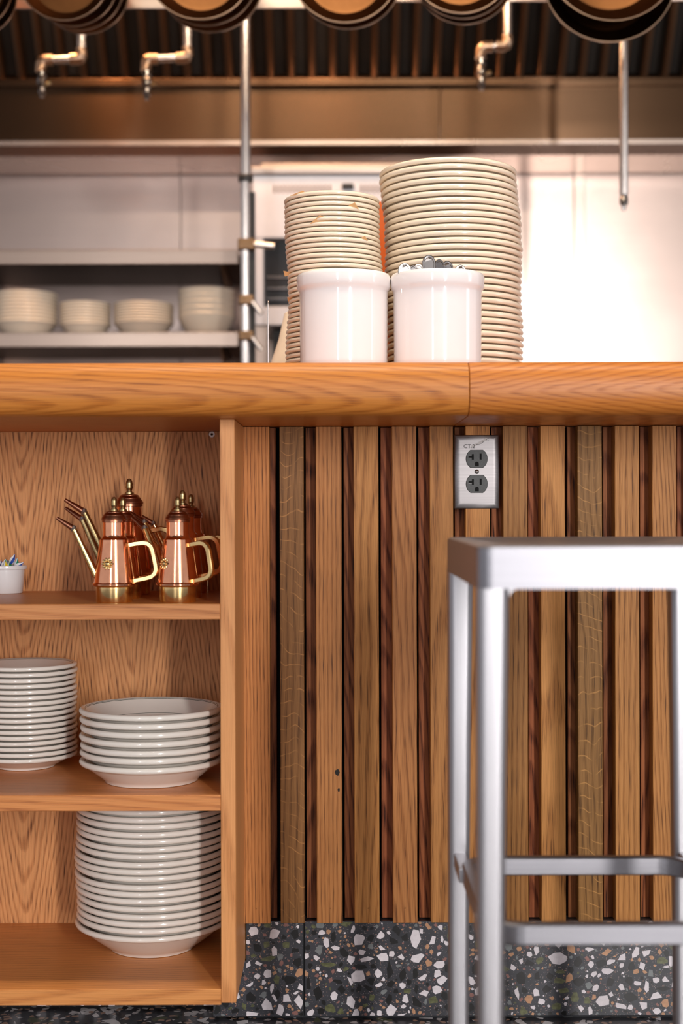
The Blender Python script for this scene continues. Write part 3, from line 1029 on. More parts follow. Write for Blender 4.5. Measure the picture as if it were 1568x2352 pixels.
# slips of parchment between the small plates
slips = [(0, [(-0.016, 0), (0.016, 0), (0.004, 0.006)], 690, 1.2, 'lying on the topmost bread plate'),
         (3, [(-0.014, 0), (0.012, -0.001), (0.006, 0.0085)], 808, 0.5, 'under the fourth bread plate from the top'),
         (6, [(-0.020, 0), (0.026, 0.0005), (-0.004, 0.0125)], 742, 0.55, 'largest of the slips between the bread plates'),
         (9, [(-0.010, 0), (0.009, 0), (0.004, 0.0062)], 834, 0.5, 'below the largest slip, towards the right of the stack'),
         (15, [(-0.011, 0.0), (0.008, 0.003), (-0.013, 0.008)], 660, 0.1, 'poking out left beside the rim of the left crock'),
         (20, [(-0.008, 0.0), (0.008, 0.003), (-0.009, 0.006)], 663, 0.1, 'poking out left halfway down the left crock')]
for k, tri, px, lean, where in slips:
    i = n_sm - 1 - k
    x, y, z = small_pos[i]
    xx = WX(px, YS - RSM)
    dx = xx - x
    if k >= 15 or k == 0:
        dy = -math.sqrt(max(1e-6, RSM ** 2 - min(abs(dx), RSM * 0.97) ** 2)) + 0.002
    else:
        dy = -math.sqrt(RSM ** 2 - dx ** 2) - 0.0006
    zz = z + hr2 + 0.0012
    v = [(p[0], 0.006 if abs(p[1]) < 0.0015 else -0.001, p[1]) for p in tri]
    vb = [(a, b + 0.0004, c) for a, b, c in v]
    mb = MB().add(v + vb, [(0, 1, 2), (5, 4, 3), (0, 3, 4, 1), (1, 4, 5, 2), (2, 5, 3, 0)])
    o = mb.build('parchment_slip', M['paper'], None, (xx + (0.005 if k >= 15 else 0), y + dy, zz - 0.0008), smooth=None)
    tag(o, 'triangular brown parchment slip, ' + where, 'paper', 'parchment slips between the bread plates')

# ------------------------------------------------------------------ crocks with cutlery
YC = 2.20
for px, lab in ((790, 'white glazed crock standing in front of the bread plates, left of the two'), (1005.5, 'white glazed crock holding cutlery, right of the two')):
    hc = WZ(616, YC - 0.071) - ZCT
    P_ = [(0, 0.0), (0.064, 0.0), (0.0662, 0.002), (0.0668, 0.02), (0.0674, hc - 0.030), (0.0676, hc - 0.026), (0.0700, hc - 0.0225), (0.0714, hc - 0.019),
          (0.0720, hc - 0.006), (0.0712, hc - 0.0018), (0.0692, hc), (0.0670, hc - 0.0015), (0.0655, hc - 0.006), (0.0620, hc - 0.030), (0.0615, 0.008), (0, 0.007)]
    o = MB().lathe(P_, 96).build('crock', M['crock'], None, (WX(px, YC), YC, ZCT + 0.0002), smooth=60)
    tag(o, lab, 'crock', 'white crocks on the counter')

cutx = [(930, 604, 15, 0.10, 2.165, 'leftmost'), (950, 610, 9, -0.2, 2.20, 'second from the left'), (962, 606, 11, 0.15, 2.225, 'third from the left'),
        (986, 586, 15.5, 0.0, 2.170, 'tallest, in the middle'), (1010, 596, 13, 0.35, 2.215, 'just right of the tallest'), (1028, 600, 14, -0.1, 2.235, 'second from the right'),
        (1058, 609, 14, 0.05, 2.240, 'rightmost')]


def spoon_mesh(mb, L, w):
    out = []
    for k in range(13):
        a = PI * k / 12
        out.append((w * math.cos(a), L - w * 1.25 + w * 1.25 * math.sin(a)))
    out += [(-w * 0.96, L - w * 2.2), (-w * 0.55, L - w * 4.2), (-w * 0.30, L - w * 7), (-w * 0.30, 0.012), (w * 0.30, 0.012), (w * 0.30, L - w * 7), (w * 0.55, L - w * 4.2), (w * 0.96, L - w * 2.2)]
    n = len(out)
    cz = L - w * 1.6

    def ins(q, yy):
        r = []
        for (a, b) in out:
            if b > L - w * 4: r.append((a * q, yy, cz + (b - cz) * q))
            else: r.append((a * q, yy, b if b < L - w * 6 else b))
        return r
    rings = [ins(1.0, 0.0012), ins(1.0, -0.0006), ins(0.93, -0.0016), ins(0.78, -0.0016), ins(0.70, -0.0006)]
    v = [p for r in rings for p in r]
    f = []
    for i in range(4):
        for k in range(n):
            k2 = (k + 1) % n
            f.append((i * n + k, i * n + k2, (i + 1) * n + k2, (i + 1) * n + k))
    f.append(tuple(4 * n + k for k in range(n)))
    f.append(tuple(range(n))[::-1])
    return mb.add(v, f)


for px, py, wpx, yaw, yy, where in cutx:
    L = WZ(py, yy) - ZCT - 0.010
    o = spoon_mesh(MB(), L, wpx * yy / F).build('spoon', M['steel'], None, (WX(px, yy), yy, ZCT + 0.010), (0, 0, yaw), smooth=40)
    tag(o, 'steel spoon handle standing in the right crock, ' + where + ' of the handles' if 'most' in where or 'from' in where else 'steel spoon handle standing in the right crock, ' + where, 'spoon', 'spoons in the right crock')

# orange tray behind the two stacks, receipt spindle, covered pot
o = MB().box(0, 0.085, 0, 0.008, 0, WZ(462, 2.56) - ZCT, 0.003).build('orange_slab', M['orange'], None, (WX(846, 2.56), 2.56, ZCT + 0.0002))  # upright slab in one even orange, filling the gap between the stacks
tag(o, 'orange tray standing upright behind the gap between the two plate stacks', 'slab')
sp = thing('receipt_spindle', 'thin steel spike for order slips left of the bread plates', 'spindle', (WX(617, 2.32), 2.32, ZCT))
MB().lathe([(0, 0), (0.026, 0), (0.026, 0.004), (0.006, 0.007), (0, 0.007)], 32).build('base', M['black_iron'], sp)
hsp = WZ(689, 2.32) - ZCT
MB().lathe([(0.0013, 0.006), (0.0013, hsp - 0.012), (0.0016, hsp - 0.012), (0.0014, hsp - 0.003), (0, hsp)], 10).build('spike', M['pipe'], sp)
cp = thing('covered_pot', 'dark round pot under a cream cone cover, behind the bread plates', 'pot', (WX(664, 2.58), 2.58, ZCT))
MB().lathe([(0, 0.0), (0.034, 0.0), (0.036, 0.006), (0.036, 0.016), (0.032, 0.040), (0.022, 0.056), (0, 0.060)], 32).build('pot_body', M['black_iron'], cp)
MB().lathe([(0.0362, 0.005), (0.0372, 0.006), (0.0372, 0.011), (0.0362, 0.012)], 32).build('rim_band', M['red'], cp)
MB().lathe([(0.0375, 0.028), (0.0385, 0.028), (0.031, 0.060), (0.018, 0.100), (0.008, 0.145), (0.0, 0.150)], 32).build('cone_cover', M['cloth'], cp)

# ------------------------------------------------------------------ copper oil cans


def oil_can(loc, s, lab, rz=0.0, spout=1.0, first=[None]):
    r = thing('oil_can', lab, 'oil can', loc, (0, 0, rz), 'copper oil cans on the top shelf')
    r.scale = (s, s, s)
    if first[0] is not None and spout == 1.0:
        for ch in first[0].children:
            d = ch.copy()
            COL.objects.link(d)
            d.parent = r
            for g in ch.children:
                e = g.copy()
                COL.objects.link(e)
                e.parent = d
        return r
    MB().lathe([(0, 0.0), (0.0262, 0.0), (0.0268, 0.001), (0.0272, 0.0225), (0.029, 0.0245), (0.029, 0.0265), (0, 0.0265)], 48).build('base_band', M['brass'], r)
    MB().lathe([(0.0296, 0.0240), (0.0318, 0.0250), (0.0320, 0.0272), (0.0300, 0.0290), (0.0296, 0.0310), (0.0215, 0.0880), (0.0212, 0.0912), (0.0176, 0.0945), (0.0168, 0.0965),
                (0.0164, 0.1000), (0.0164, 0.1205), (0.0, 0.1210)], 56).build('body', M['copper'], r)
    lid = MB().lathe([(0.0166, 0.1165), (0.0178, 0.1170), (0.0178, 0.1200), (0.0186, 0.1210), (0.0182, 0.1232), (0.0160, 0.1262), (0.0158, 0.1275), (0.0122, 0.1308), (0.0120, 0.1318), (0.0072, 0.1338), (0.0, 0.1342)], 48).build('lid', M['copper_dark'], r)
    MB().lathe([(0.0062, 0.1334), (0.0062, 0.1352), (0.0040, 0.1362), (0.0034, 0.1385), (0.0042, 0.1398), (0.0052, 0.1425), (0.0046, 0.1450), (0.0050, 0.1462), (0.0042, 0.1500), (0.0026, 0.1532), (0.0, 0.1542)], 24).build('finial', M['brass_dark'], lid)
    k = spout
    p0, p1, p2 = Vector((-0.0255, -0.004, 0.038)), Vector((-0.0585 * k, -0.004, 0.1076 * k)), Vector((-0.0835 * k, -0.004, 0.1235 * k))
    MB().tube([p0, p0.lerp(p1, 0.5), p1], 0.0052, 16, scales=[1.15, 1.0, 0.82]).build('spout', M['brass_dark' if k > 1 else 'brass'], r)
    jn = p1 + (p2 - p1) * 0.02
    MB().lathe([(0, -0.0052), (0.0034, -0.004), (0.0052, 0), (0.0034, 0.004), (0, 0.0052)], 16).build('spout_joint', M['solder'], r, jn)
    MB().tube([p1, p1.lerp(p2, 0.5), p2], 0.0046, 16, scales=[1.0, 0.8, 0.5]).build('spout_tip', M['copper_dark'], r)
    pts = [(0.0205, 0.083), (0.030, 0.0850), (0.042, 0.0868), (0.0485, 0.0855), (0.0535, 0.0815), (0.0560, 0.076), (0.0605, 0.054), (0.0612, 0.047), (0.0590, 0.041), (0.0545, 0.0370), (0.046, 0.0345), (0.0285, 0.0310)]
    w, th = 0.0036, 0.0034
    sec = [(-th, -w + 0.0012), (-th + 0.001, -w), (th - 0.001, -w), (th, -w + 0.0012), (th, w - 0.0012), (th - 0.001, w), (-th + 0.001, w), (-th, w - 0.0012)]
    MB().sweep([(a, 0, b) for a, b in pts], sec, up=(0, 1, 0)).build('handle', M['brass'], r)
    md = MB()
    for q in range(10):
        a = 2 * PI * q / 10
        md.lathe([(0, 0.0016), (0.0014, 0.0013), (0.0020, 0.0004), (0.0021, 0)], 10, mat=Matrix.Translation((0.0062 * math.cos(a), 0.0062 * math.sin(a), 0)) @ Matrix.Rotation(a, 4, 'Z') @ Matrix.Scale(1.6, 4, (1, 0, 0)))
    md.lathe([(0, 0.0026), (0.0026, 0.0022), (0.0040, 0.0010), (0.0046, 0.0)], 18)
    zmed = 0.057
    rad = 0.0296 + (0.0215 - 0.0296) * (zmed - 0.031) / 0.057
    md.build('rosette', M['brass'], r, (-0.006, -math.sqrt(rad ** 2 - 0.006 ** 2) + 0.0004, zmed), (PI / 2 - 0.14, 0, -0.2))
    if spout == 1.0:
        first[0] = r
    return r


za = SH['a'] + 0.0002
oil_can((WX(262, 2.105), 2.105, za), 1.0, 'copper oil can at the front left of the group on the top shelf')
oil_can((WX(408, 2.105), 2.105, za), 1.0, 'copper oil can at the front right, beside the side panel', -0.55)
oil_can((WX(282, 2.195), 2.195, za), 1.0, 'copper oil can half hidden right behind the front left can', -0.25, 1.12)
oil_can((WX(297, 2.30), 2.30, za), 1.20, 'tallest copper oil can, at the back left of the group', 0.0, 1.02)
oil_can((WX(419, 2.205), 2.205, za), 1.07, 'copper oil can directly behind the front right can', -0.32)
oil_can((WX(438, 2.34), 2.342, za), 1.04, 'copper oil can at the back right corner of the top shelf', 0.0)

# ------------------------------------------------------------------ ramekin with wrapped sweets
xr, yr = WX(12, 2.34), 2.338
o = MB().lathe([(0, 0.001), (0.0272, 0.0), (0.0282, 0.001), (0.0312, 0.0385), (0.0345, 0.0392), (0.0352, 0.0420), (0.0345, 0.0448), (0.0325, 0.0455), (0.0305, 0.0440), (0.0275, 0.006), (0, 0.005)], 56).build('ramekin', M['ramekin'], None, (xr, yr, za), smooth=50)
tag(o, 'small white ramekin of wrapped sweets at the left of the top shelf', 'ramekin')
sw = [(22, 1296, 'candy_green', -0.3), (0, 1296, 'candy_blue', 0.2), (9, 1292, 'candy_green', 0.3), (13, 1297, 'candy_yellow', -0.2), (19, 1293, 'candy_blue', -0.5), (29, 1281, 'candy_blue', 0.35),
      (32, 1298, 'candy_green', 0.7), (38, 1291, 'candy_green', 0.1), (43, 1295, 'candy_blue', 1.0), (-10, 1292, 'candy_yellow', 0.2)]
wh = ['first from the left', 'second from the left', 'third from the left', 'fourth from the left', 'fifth from the left', 'standing tallest', 'just right of the tallest one', 'second from the right', 'rightmost in the ramekin', 'beyond the left edge of the picture']
order = sorted(range(10), key=lambda i: sw[i][0])
for j, i in enumerate(order):
    px, py, c, ang = sw[i]
    yy = 2.338 + (-0.012, 0.006, -0.004)[j % 3]
    x, z = WX(px, yy), WZ(py, yy)
    t = MB()
    nrm = Matrix.Rotation(ang, 4, 'Y')
    for q in range(6):
        sec0 = 2 * PI * q / 6
        v, f = [], []
        zz = [-0.008, -0.004, 0.001, 0.005, 0.0085]
        rr_ = [0.0026, 0.0046, 0.0044, 0.0022, 0.0008]
        for k in range(5):
            tw = 0.28 * k
            for e in (0, 1):
                a = sec0 + tw + e * 2 * PI / 6
                v.append((rr_[k] * math.cos(a), rr_[k] * math.sin(a), zz[k]))
        for k in range(4):
            f.append((2 * k, 2 * k + 1, 2 * k + 3, 2 * k + 2))
        t.add(v, f, q % 2, nrm)
    o = t.build('wrapped_sweet', [M[c], M['candy_white']], None, (x, yy, z - 0.001), smooth=60)
    col = c.split('_')[1]
    tag(o, '%s and white striped wrapped sweet, %s' % (col, ('leftmost of the ramekin' if j == 0 else 'rightmost of the ramekin' if j == 9 else ordn(10 - j) + ' from the right in the ramekin')), 'sweet', 'wrapped sweets in the ramekin')

# ------------------------------------------------------------------ bar stool
YF, YR_ = 1.45, 1.84
X0 = WX(1095, YF)
XLEG = WX(1540, YR_)
W = (XLEG - X0) + 0.032
ST = thing('bar_stool', 'brushed aluminium bar stool standing in front of the slatted counter', 'stool', (X0 + W / 2, YF, 0))
zt_f, zb_f = WZ(1254, YF), WZ(1356, YF)
D = YR_ - YF + 0.032
hw = W / 2


def rrect(x0, x1, y0, y1, r, n=6):
    p = []
    for cx, cy, a0 in ((x1 - r, y1 - r, 0), (x0 + r, y1 - r, 90), (x0 + r, y0 + r, 180), (x1 - r, y0 + r, 270)):
        for k in range(n + 1):
            a = math.radians(a0 + 90 * k / n)
            p.append((cx + r * math.cos(a), cy + r * math.sin(a)))
    return p


# seat: pressed pan with a rounded edge, dished in the middle, and a deep apron
out = rrect(-hw, hw, 0, D, 0.016)
n = len(out)
v, f = [], []


def ring(poly, ins, z):
    cx, cy = 0.0, D / 2
    r = []
    for (a, b) in poly:
        r.append((cx + (a - cx) * (1 - ins / hw), cy + (b - cy) * (1 - ins / (D / 2)), z))
    return r


rings = [ring(out, 0.004, zb_f + 0.001), ring(out, 0.0, zb_f + 0.001), ring(out, 0.0, zt_f - 0.004), ring(out, 0.0012, zt_f - 0.0012), ring(out, 0.004, zt_f), ring(out, 0.020, zt_f), ring(out, 0.03, zt_f - 0.002),
         ring(out, 0.06, zt_f - 0.006), ring(out, 0.11, zt_f - 0.009)]
for r in rings: v += r
for i in range(len(rings) - 1):
    for k in range(n):
        k2 = (k + 1) % n
        f.append((i * n + k, i * n + k2, (i + 1) * n + k2, (i + 1) * n + k))
f.append(tuple((len(rings) - 1) * n + k for k in range(n)))
und = ring(out, 0.004, zt_f - 0.016)
b0 = len(v)
v += und
for k in range(n):
    k2 = (k + 1) % n
    f.append((k2, k, b0 + k, b0 + k2))
f.append(tuple(b0 + k for k in range(n))[::-1])
mesh_obj('seat', v, f, M['alu_x'], ST, smooth=40, wn=True)
lt, lb = 0.0325, 0.0255


def leg(sx, front):
    # square tube with rounded corners, tapering to the floor
    zt = zb_f + (0.001 if front else 0.004)
    rl = MB()
    secs = []
    for (z, s) in ((zt, lt), (zt * 0.72, lt * 0.90), (zt * 0.3, lb * 1.02), (0.008, lb)):
        secs.append((z, s))
    v, f = [], []
    for z, s in secs:
        x0_, x1_ = (-hw, -hw + s) if sx < 0 else (hw - s, hw)
        y0_, y1_ = (0.0, s) if front else (D - s, D)
        for p in rrect(x0_, x1_, y0_, y1_, s * 0.28, 4): v.append((p[0], p[1], z))
    k = len(v) // 4
    for i in range(3):
        for q in range(k):
            q2 = (q + 1) % k
            f.append((i * k + q2, i * k + q, (i + 1) * k + q, (i + 1) * k + q2))
    f.append(tuple(range(k)))
    f.append(tuple(3 * k + q for q in range(k))[::-1])
    o = mesh_obj('leg', v, f, M['alu'], ST, smooth=45, wn=True)
    cx = (-hw + lb / 2) if sx < 0 else (hw - lb / 2)
    cy = lb / 2 if front else D - lb / 2
    MB().box(cx - lb / 2 + 0.002, cx + lb / 2 - 0.002, cy - lb / 2 + 0.002, cy + lb / 2 - 0.002, 0.0, 0.010, 0.002).build('foot_cap', M['black_plastic'], o)


for sx in (-1, 1):
    leg(sx, True)
    leg(sx, False)
# corner gussets joining the seat and the front legs
for sx in (-1, 1):
    xi = (-hw + lt) if sx < 0 else (hw - lt)
    g = [(xi, zb_f + 0.001)] + [(xi - sx * (0.010 - 0.010 * math.sin(a)), zb_f + 0.001 - (0.010 - 0.010 * math.cos(a))) for a in (0, 0.4, 0.8, 1.2, PI / 2)]
    MB().prism([(p[0], p[1]) for p in g], 0.004, lt - 0.004, 'xz').build('gusset', M['alu'], ST, smooth=None)
# footrest: a ring of flat bar inside the legs
yr0, yr1 = 1.525 - YF, 1.815 - YF
zr = 0.352
rl = WX(1065, 1.82) - (X0 + W / 2)
ringp = rrect(rl, -rl, yr0, yr1, 0.040, 8)
bw, bh = 0.007, 0.0115
sec = [(-bw, -bh + 0.002), (-bw + 0.002, -bh), (bw - 0.002, -bh), (bw, -bh + 0.002), (bw, bh - 0.002), (bw - 0.002, bh), (-bw + 0.002, bh), (-bw, bh - 0.002)]
MB().sweep([(p[0], p[1], zr) for p in ringp], sec, closed=True).build('footrest', M['alu_x'], ST)
for sx in (-1, 1):
    xa = sx * (abs(rl) + 0.004)
    MB().box(xa - 0.008, xa + 0.008, 0.024, yr0 + 0.05, zr - 0.008, zr + 0.008, 0.002).build('footrest_stub', M['alu'], ST)
    MB().box(xa - 0.008, xa + 0.008, yr1 - 0.05, D - 0.024, zr - 0.009, zr + 0.009, 0.002).build('footrest_stub', M['alu'], ST)

# ------------------------------------------------------------------ kitchen: exhaust hood
YH = 4.10
zl0, zl1, zh1 = WZ(346, YH), WZ(328, YH), WZ(198, YH)
hd = thing('exhaust_hood', 'stainless exhaust hood with a row of baffle filters over the cook line', 'hood', (0, YH, 0))
HX0, HX1 = -2.2, 2.2
for xa, xb in ((HX0, WX(1012, YH)), (WX(1012, YH), HX1)):
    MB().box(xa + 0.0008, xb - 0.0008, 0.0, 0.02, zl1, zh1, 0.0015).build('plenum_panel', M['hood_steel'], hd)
v = [(HX0, -0.012, zl1 + 0.004), (HX1, -0.012, zl1 + 0.004), (HX1, -0.012, zl1 - 0.008), (HX0, -0.012, zl1 - 0.008), (HX1, 0.06, zl0), (HX0, 0.06, zl0), (HX1, 0.28, zl0), (HX0, 0.28, zl0), (HX1, 0.28, zl1 + 0.004), (HX0, 0.28, zl1 + 0.004)]
mesh_obj('drip_lip', v, [(0, 3, 2, 1), (3, 5, 4, 2), (5, 7, 6, 4), (7, 9, 8, 6), (9, 0, 1, 8), (0, 9, 7, 5, 3), (1, 2, 4, 6, 8)], M['hood_lip'], hd)
MB().box(HX0, HX1, -0.022, 0.01, zh1 - 0.004, zh1 + 0.018, 0.003).build('filter_rail', M['hood_steel'], hd)
slope = Vector((0, -0.114, 0.153)).normalized()
Lf = 0.62
pxs = [(-40 + i * 47.5) for i in range(37)]
rotf = math.atan2(0.114, 0.153)
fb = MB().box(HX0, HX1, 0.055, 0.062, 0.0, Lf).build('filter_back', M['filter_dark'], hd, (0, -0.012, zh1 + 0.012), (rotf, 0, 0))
b1 = None
for i, px in enumerate(pxs):
    x = WX(px, YH)
    if b1 is None:
        # hat-shaped baffle with rolled edges
        s_ = [(-0.012, 0.030), (-0.012, 0.010), (-0.009, 0.002), (-0.004, 0.0), (0.004, 0.0), (0.009, 0.002), (0.012, 0.010), (0.012, 0.030), (0.0095, 0.030), (0.0095, 0.011), (0.006, 0.0045), (-0.006, 0.0045), (-0.0095, 0.011), (-0.0095, 0.030)]
        mb = MB()
        k = len(s_)
        vv = [(a, b, z) for z in (0.0, Lf) for a, b in s_]
        ff = [(q, (q + 1) % k, k + (q + 1) % k, k + q) for q in range(k)]
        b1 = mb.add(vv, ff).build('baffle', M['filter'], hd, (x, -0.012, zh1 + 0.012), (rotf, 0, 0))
    else:
        d = b1.copy()
        COL.objects.link(d)
        d.location = (x, -0.012, zh1 + 0.012)
        d.parent = hd
        d.rotation_euler = (rotf, 0, 0)
top = slope * Lf
MB().box(HX0, HX1, top.y - 0.012 - 0.03, top.y + 0.2, zh1 + top.z, zh1 + top.z + 0.05).build('top_rail', M['hood_steel'], hd)

# ------------------------------------------------------------------ pot rack and hanging pans
YP = 3.30
rk = thing('pot_rack', 'steel pot rack rail running behind the hanging pans', 'pot rack', (0, YP, 0))
zr0 = WZ(19, YP)
MB().box(-2.0, WX(720, YP), -0.004, 0.004, zr0, zr0 + 0.022, 0.001).build('rail', M['hood_lip'], rk)
MB().box(WX(720, YP), 2.0, -0.004, 0.004, WZ(4, YP), WZ(4, YP) + 0.022, 0.001).build('rail', M['hood_lip'], rk)
MB().box(-2.0, 2.0, -0.17, -0.155, 2.42, 2.445, 0.002).build('hook_rail', M['hood_lip'], rk)
for xx in (-1.7, 1.7):
    MB().box(xx - 0.01, xx + 0.01, -0.165, 0.006, 1.92, 2.95, 0.002).build('hanger', M['hood_lip'], rk)


def make_pan(R, first={}):
    key = round(R, 4)
    r = thing('frying_pan', '', 'pan')
    if key in first:
        for ch in first[key].children:
            d = ch.copy()
            COL.objects.link(d)
            d.parent = r
        return r
    rot = Matrix.Rotation(PI / 2, 4, 'X')      # pan opening faces -Y
    d = R * 0.30
    P_ = [(0, -d), (R * 0.66, -d), (R * 0.74, -d * 0.94), (R * 0.90, -d * 0.42), (R * 0.985, -0.004), (R * 0.972, -0.002), (R * 0.885, -d * 0.40), (R * 0.725, -d * 0.90), (R * 0.65, -d + 0.003), (0, -d + 0.003)]
    MB().lathe(P_, 72, mat=rot).build('pan_body', M['pan_in'], r)
    MB().lathe([(R * 0.985, -0.0045), (R * 0.995, -0.0045), (R, -0.002), (R * 0.996, 0.0008), (R * 0.984, 0.0008), (R * 0.97, -0.0015)], 72, mat=rot, closed=True).build('pan_lip', M['pan_lip'], r)
    hp = [(0, 0.002, R * 0.955), (0, -0.004, R * 1.08), (0, -0.020, R * 1.35), (0, -0.030, R * 1.7), (0, -0.030, R * 2.25)]
    MB().sweep(hp, [(-0.011, -0.003), (0.011, -0.003), (0.012, 0.0), (0.011, 0.003), (-0.011, 0.003), (-0.012, 0)], up=(0, 1, 0)).build('pan_handle', M['pan_lip'], r)
    first[key] = r
    return r


clusters = [('far left', [(-82, 48, 95), (-64, 66, 95), (-52, 82, 95)]),
            ('second from the left', [(150, 47, 105), (170, 60, 105), (185, 69, 105), (198, 78, 105)]),
            ('third from the left', [(462, 46, 121), (476, 60, 121), (488, 75, 121)]),
            ('fourth from the left', [(795, 54, 123), (803, 68, 123)]),
            ('fifth from the left', [(1062, 33, 117), (1066, 45, 117), (1070, 58, 117)]),
            ('far right', [(1410, 52, 152), (1402, 101, 152)])]
for cname, pans in clusters:
    for j, (cx, by, rp_) in enumerate(pans):
        Y = 3.08 + j * 0.042
        R = {95: 0.0905, 105: 0.100, 121: 0.117, 123: 0.118, 117: 0.113, 152: 0.146}[rp_]
        p = make_pan(R)
        p.location = (WX(cx, Y), Y, WZ(by, Y) + R)
        p.rotation_euler = (-0.03, 0, 0)
        w = 'front' if j == 0 else ('hindmost' if j == len(pans) - 1 else ordn(j + 1) + ' from the front')
        tag(p, 'dark frying pan, %s pan of the %s hanging bunch' % (w, cname), 'pan', 'frying pans hanging from the pot rack')

# ------------------------------------------------------------------ fire suppression pipes
YN = 3.62


def drop_pipe(px_v, px_h, y_el, y_noz, lab, y_top=-200):
    r = thing('suppression_pipe', lab, 'pipe', (WX(px_v, YN), YN, WZ(y_el, YN)), (0, 0, 0), 'fire suppression pipes under the hood')
    rad = 10.5 * YN / F
    dx = WX(px_h, YN) - WX(px_v, YN)
    zt_ = 2.94 - WZ(y_el, YN)
    MB().lathe([(0, 0.02), (rad, 0.02), (rad, zt_), (0, zt_)], 20).build('drop', M['pipe'], r)
    MB().tube([(0, 0, 0.026), (0, 0, 0.010), (-0.003, 0, 0.003), (-0.010, 0, 0.0), (-0.028, 0, 0)], rad * 1.3, 16).build('elbow', M['pipe_warm'], r)
    MB().tube([(-0.024, 0, 0), (dx + 0.022, 0, -0.002)], rad * 0.9, 16).build('arm', M['pipe'], r)
    MB().tube([(dx + 0.030, 0, -0.002), (dx + 0.010, 0, -0.002), (dx + 0.003, 0, -0.005), (dx, 0, -0.012), (dx, 0, -0.032)], rad * 1.25, 16).build('elbow', M['pipe_warm'], r)
    zn = WZ(y_noz, YN) - WZ(y_el, YN)
    L = -zn - 0.03
    nz = MB().lathe([(0, 0), (0.011, 0), (0.012, -L * 0.2), (0.009, -L * 0.25), (0.013, -L * 0.33), (0.013, -L * 0.5), (0.008, -L * 0.55), (0.010, -L * 0.65), (0.0095, -L * 0.85), (0.006, -L * 0.9), (0.006, -L), (0, -L)], 20).build('nozzle', M['steel'], r, (dx + 0.002, 0, -0.03))
    MB().tube([(dx + 0.008, 0, -0.03 - L * 0.5), (dx + 0.026, -0.004, -0.03 - L * 0.45)], 0.004, 8).build('nozzle_cap', M['brass'], r)
    return r


drop_pipe(190, 97, 134, 222, 'bent chrome nozzle pipe at the far left under the hood')
drop_pipe(433, 338, 132, 228, 'bent chrome nozzle pipe under the third bunch of pans')
drop_pipe(1168, 1106, 106, 208, 'bent chrome nozzle pipe left of the large right-hand pans')
YQ = 3.50
r = thing('suppression_pipe', 'long straight nozzle pipe hanging below the right-hand pans', 'pipe', (WX(1434, YQ), YQ, WZ(448, YQ)), group='fire suppression pipes under the hood')
MB().lathe([(0, 0), (0.011, 0), (0.011, 2.94 - WZ(448, YQ)), (0, 2.94 - WZ(448, YQ))], 20).build('drop', M['pipe'], r)
MB().lathe([(0, 0.010), (0.0095, 0.010), (0.0095, -0.004), (0.0085, -0.006), (0.0105, -0.010), (0.0105, -0.024), (0.006, -0.028), (0.005, -0.040), (0, -0.040)], 20).build('nozzle', M['steel'], r)

# ------------------------------------------------------------------ upright service post with clamps
YV = 3.64
po = thing('service_post', 'tall steel post with clamps left of the white oven', 'post', (WX(566, YV), YV, 0))
zcol = WZ(410, YV)
MB().lathe([(0, zcol), (0.0125, zcol), (0.0125, 2.94), (0, 2.94)], 20).build('upper_pipe', M['pipe'], po)
MB().lathe([(0, zcol - 0.008), (0.018, zcol - 0.008), (0.019, zcol - 0.004), (0.019, zcol + 0.005), (0.016, zcol + 0.009), (0, zcol + 0.009)], 24).build('collar', M['black_iron'], po)
MB().lathe([(0, 0.0), (0.0115, 0.0), (0.0115, zcol - 0.006), (0, zcol - 0.006)], 20).build('lower_pipe', M['pipe'], po, (-0.002, 0, 0))
MB().box(0.007, 0.0225, 0.012, 0.030, 0.0, zcol - 0.03, 0.002).build('channel', M['black_iron'], po)
zb_ = WZ(562, YV)
cl = MB().box(-0.020, 0.024, -0.020, 0.020, zb_ - 0.014, zb_ + 0.014, 0.004).build('clamp', M['clamp'], po)
MB().tube([(0.02, -0.01, zb_), (0.072, -0.012, zb_ - 0.006)], 0.0085, 12).build('valve_handle', M['pipe'], cl)
for yy in (690, 772):
    zz = WZ(yy, YV)
    cl = MB().box(-0.018, 0.020, -0.020, 0.020, zz - 0.012, zz + 0.012, 0.004).build('clamp', M['clamp'], po)
    MB().tube([(0.014, -0.014, zz - 0.002), (0.040, -0.016, zz - 0.036)], 0.006, 12).build('lever', M['pipe'], cl)

# ------------------------------------------------------------------ wall shelves
YSF = 3.86
for y_top, y_bot, lab in ((574, 606, 'empty upper stainless wall shelf at the left'), (764, 796, 'lower stainless wall shelf carrying stacked dishes')):
    zt_, zb2 = WZ(y_top, YSF), WZ(y_bot, YSF)
    x1 = WX(549, YSF)
    s = thing('wall_shelf', lab, 'shelf', (0, YSF, zt_), group='stainless shelves on the kitchen wall')
    MB().box(-2.2, x1, 0.0, 0.535, -0.012, 0.0, 0.002).build('shelf_board', M['shelf_shaded'], s)
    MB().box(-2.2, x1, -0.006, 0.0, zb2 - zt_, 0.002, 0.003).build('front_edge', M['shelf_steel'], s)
    for xx in (-1.9, -1.05, x1 - 0.06):
        MB().prism([(0.50, -0.012), (0.06, -0.012), (0.50, -0.16)], xx, xx + 0.006, 'yz').build('bracket', M['shelf_steel'], s, smooth=None)
ZSH = WZ(764, YSF) + 0.0002
ZUP = WZ(574, YSF) + 0.0002
kit = random.Random(3)


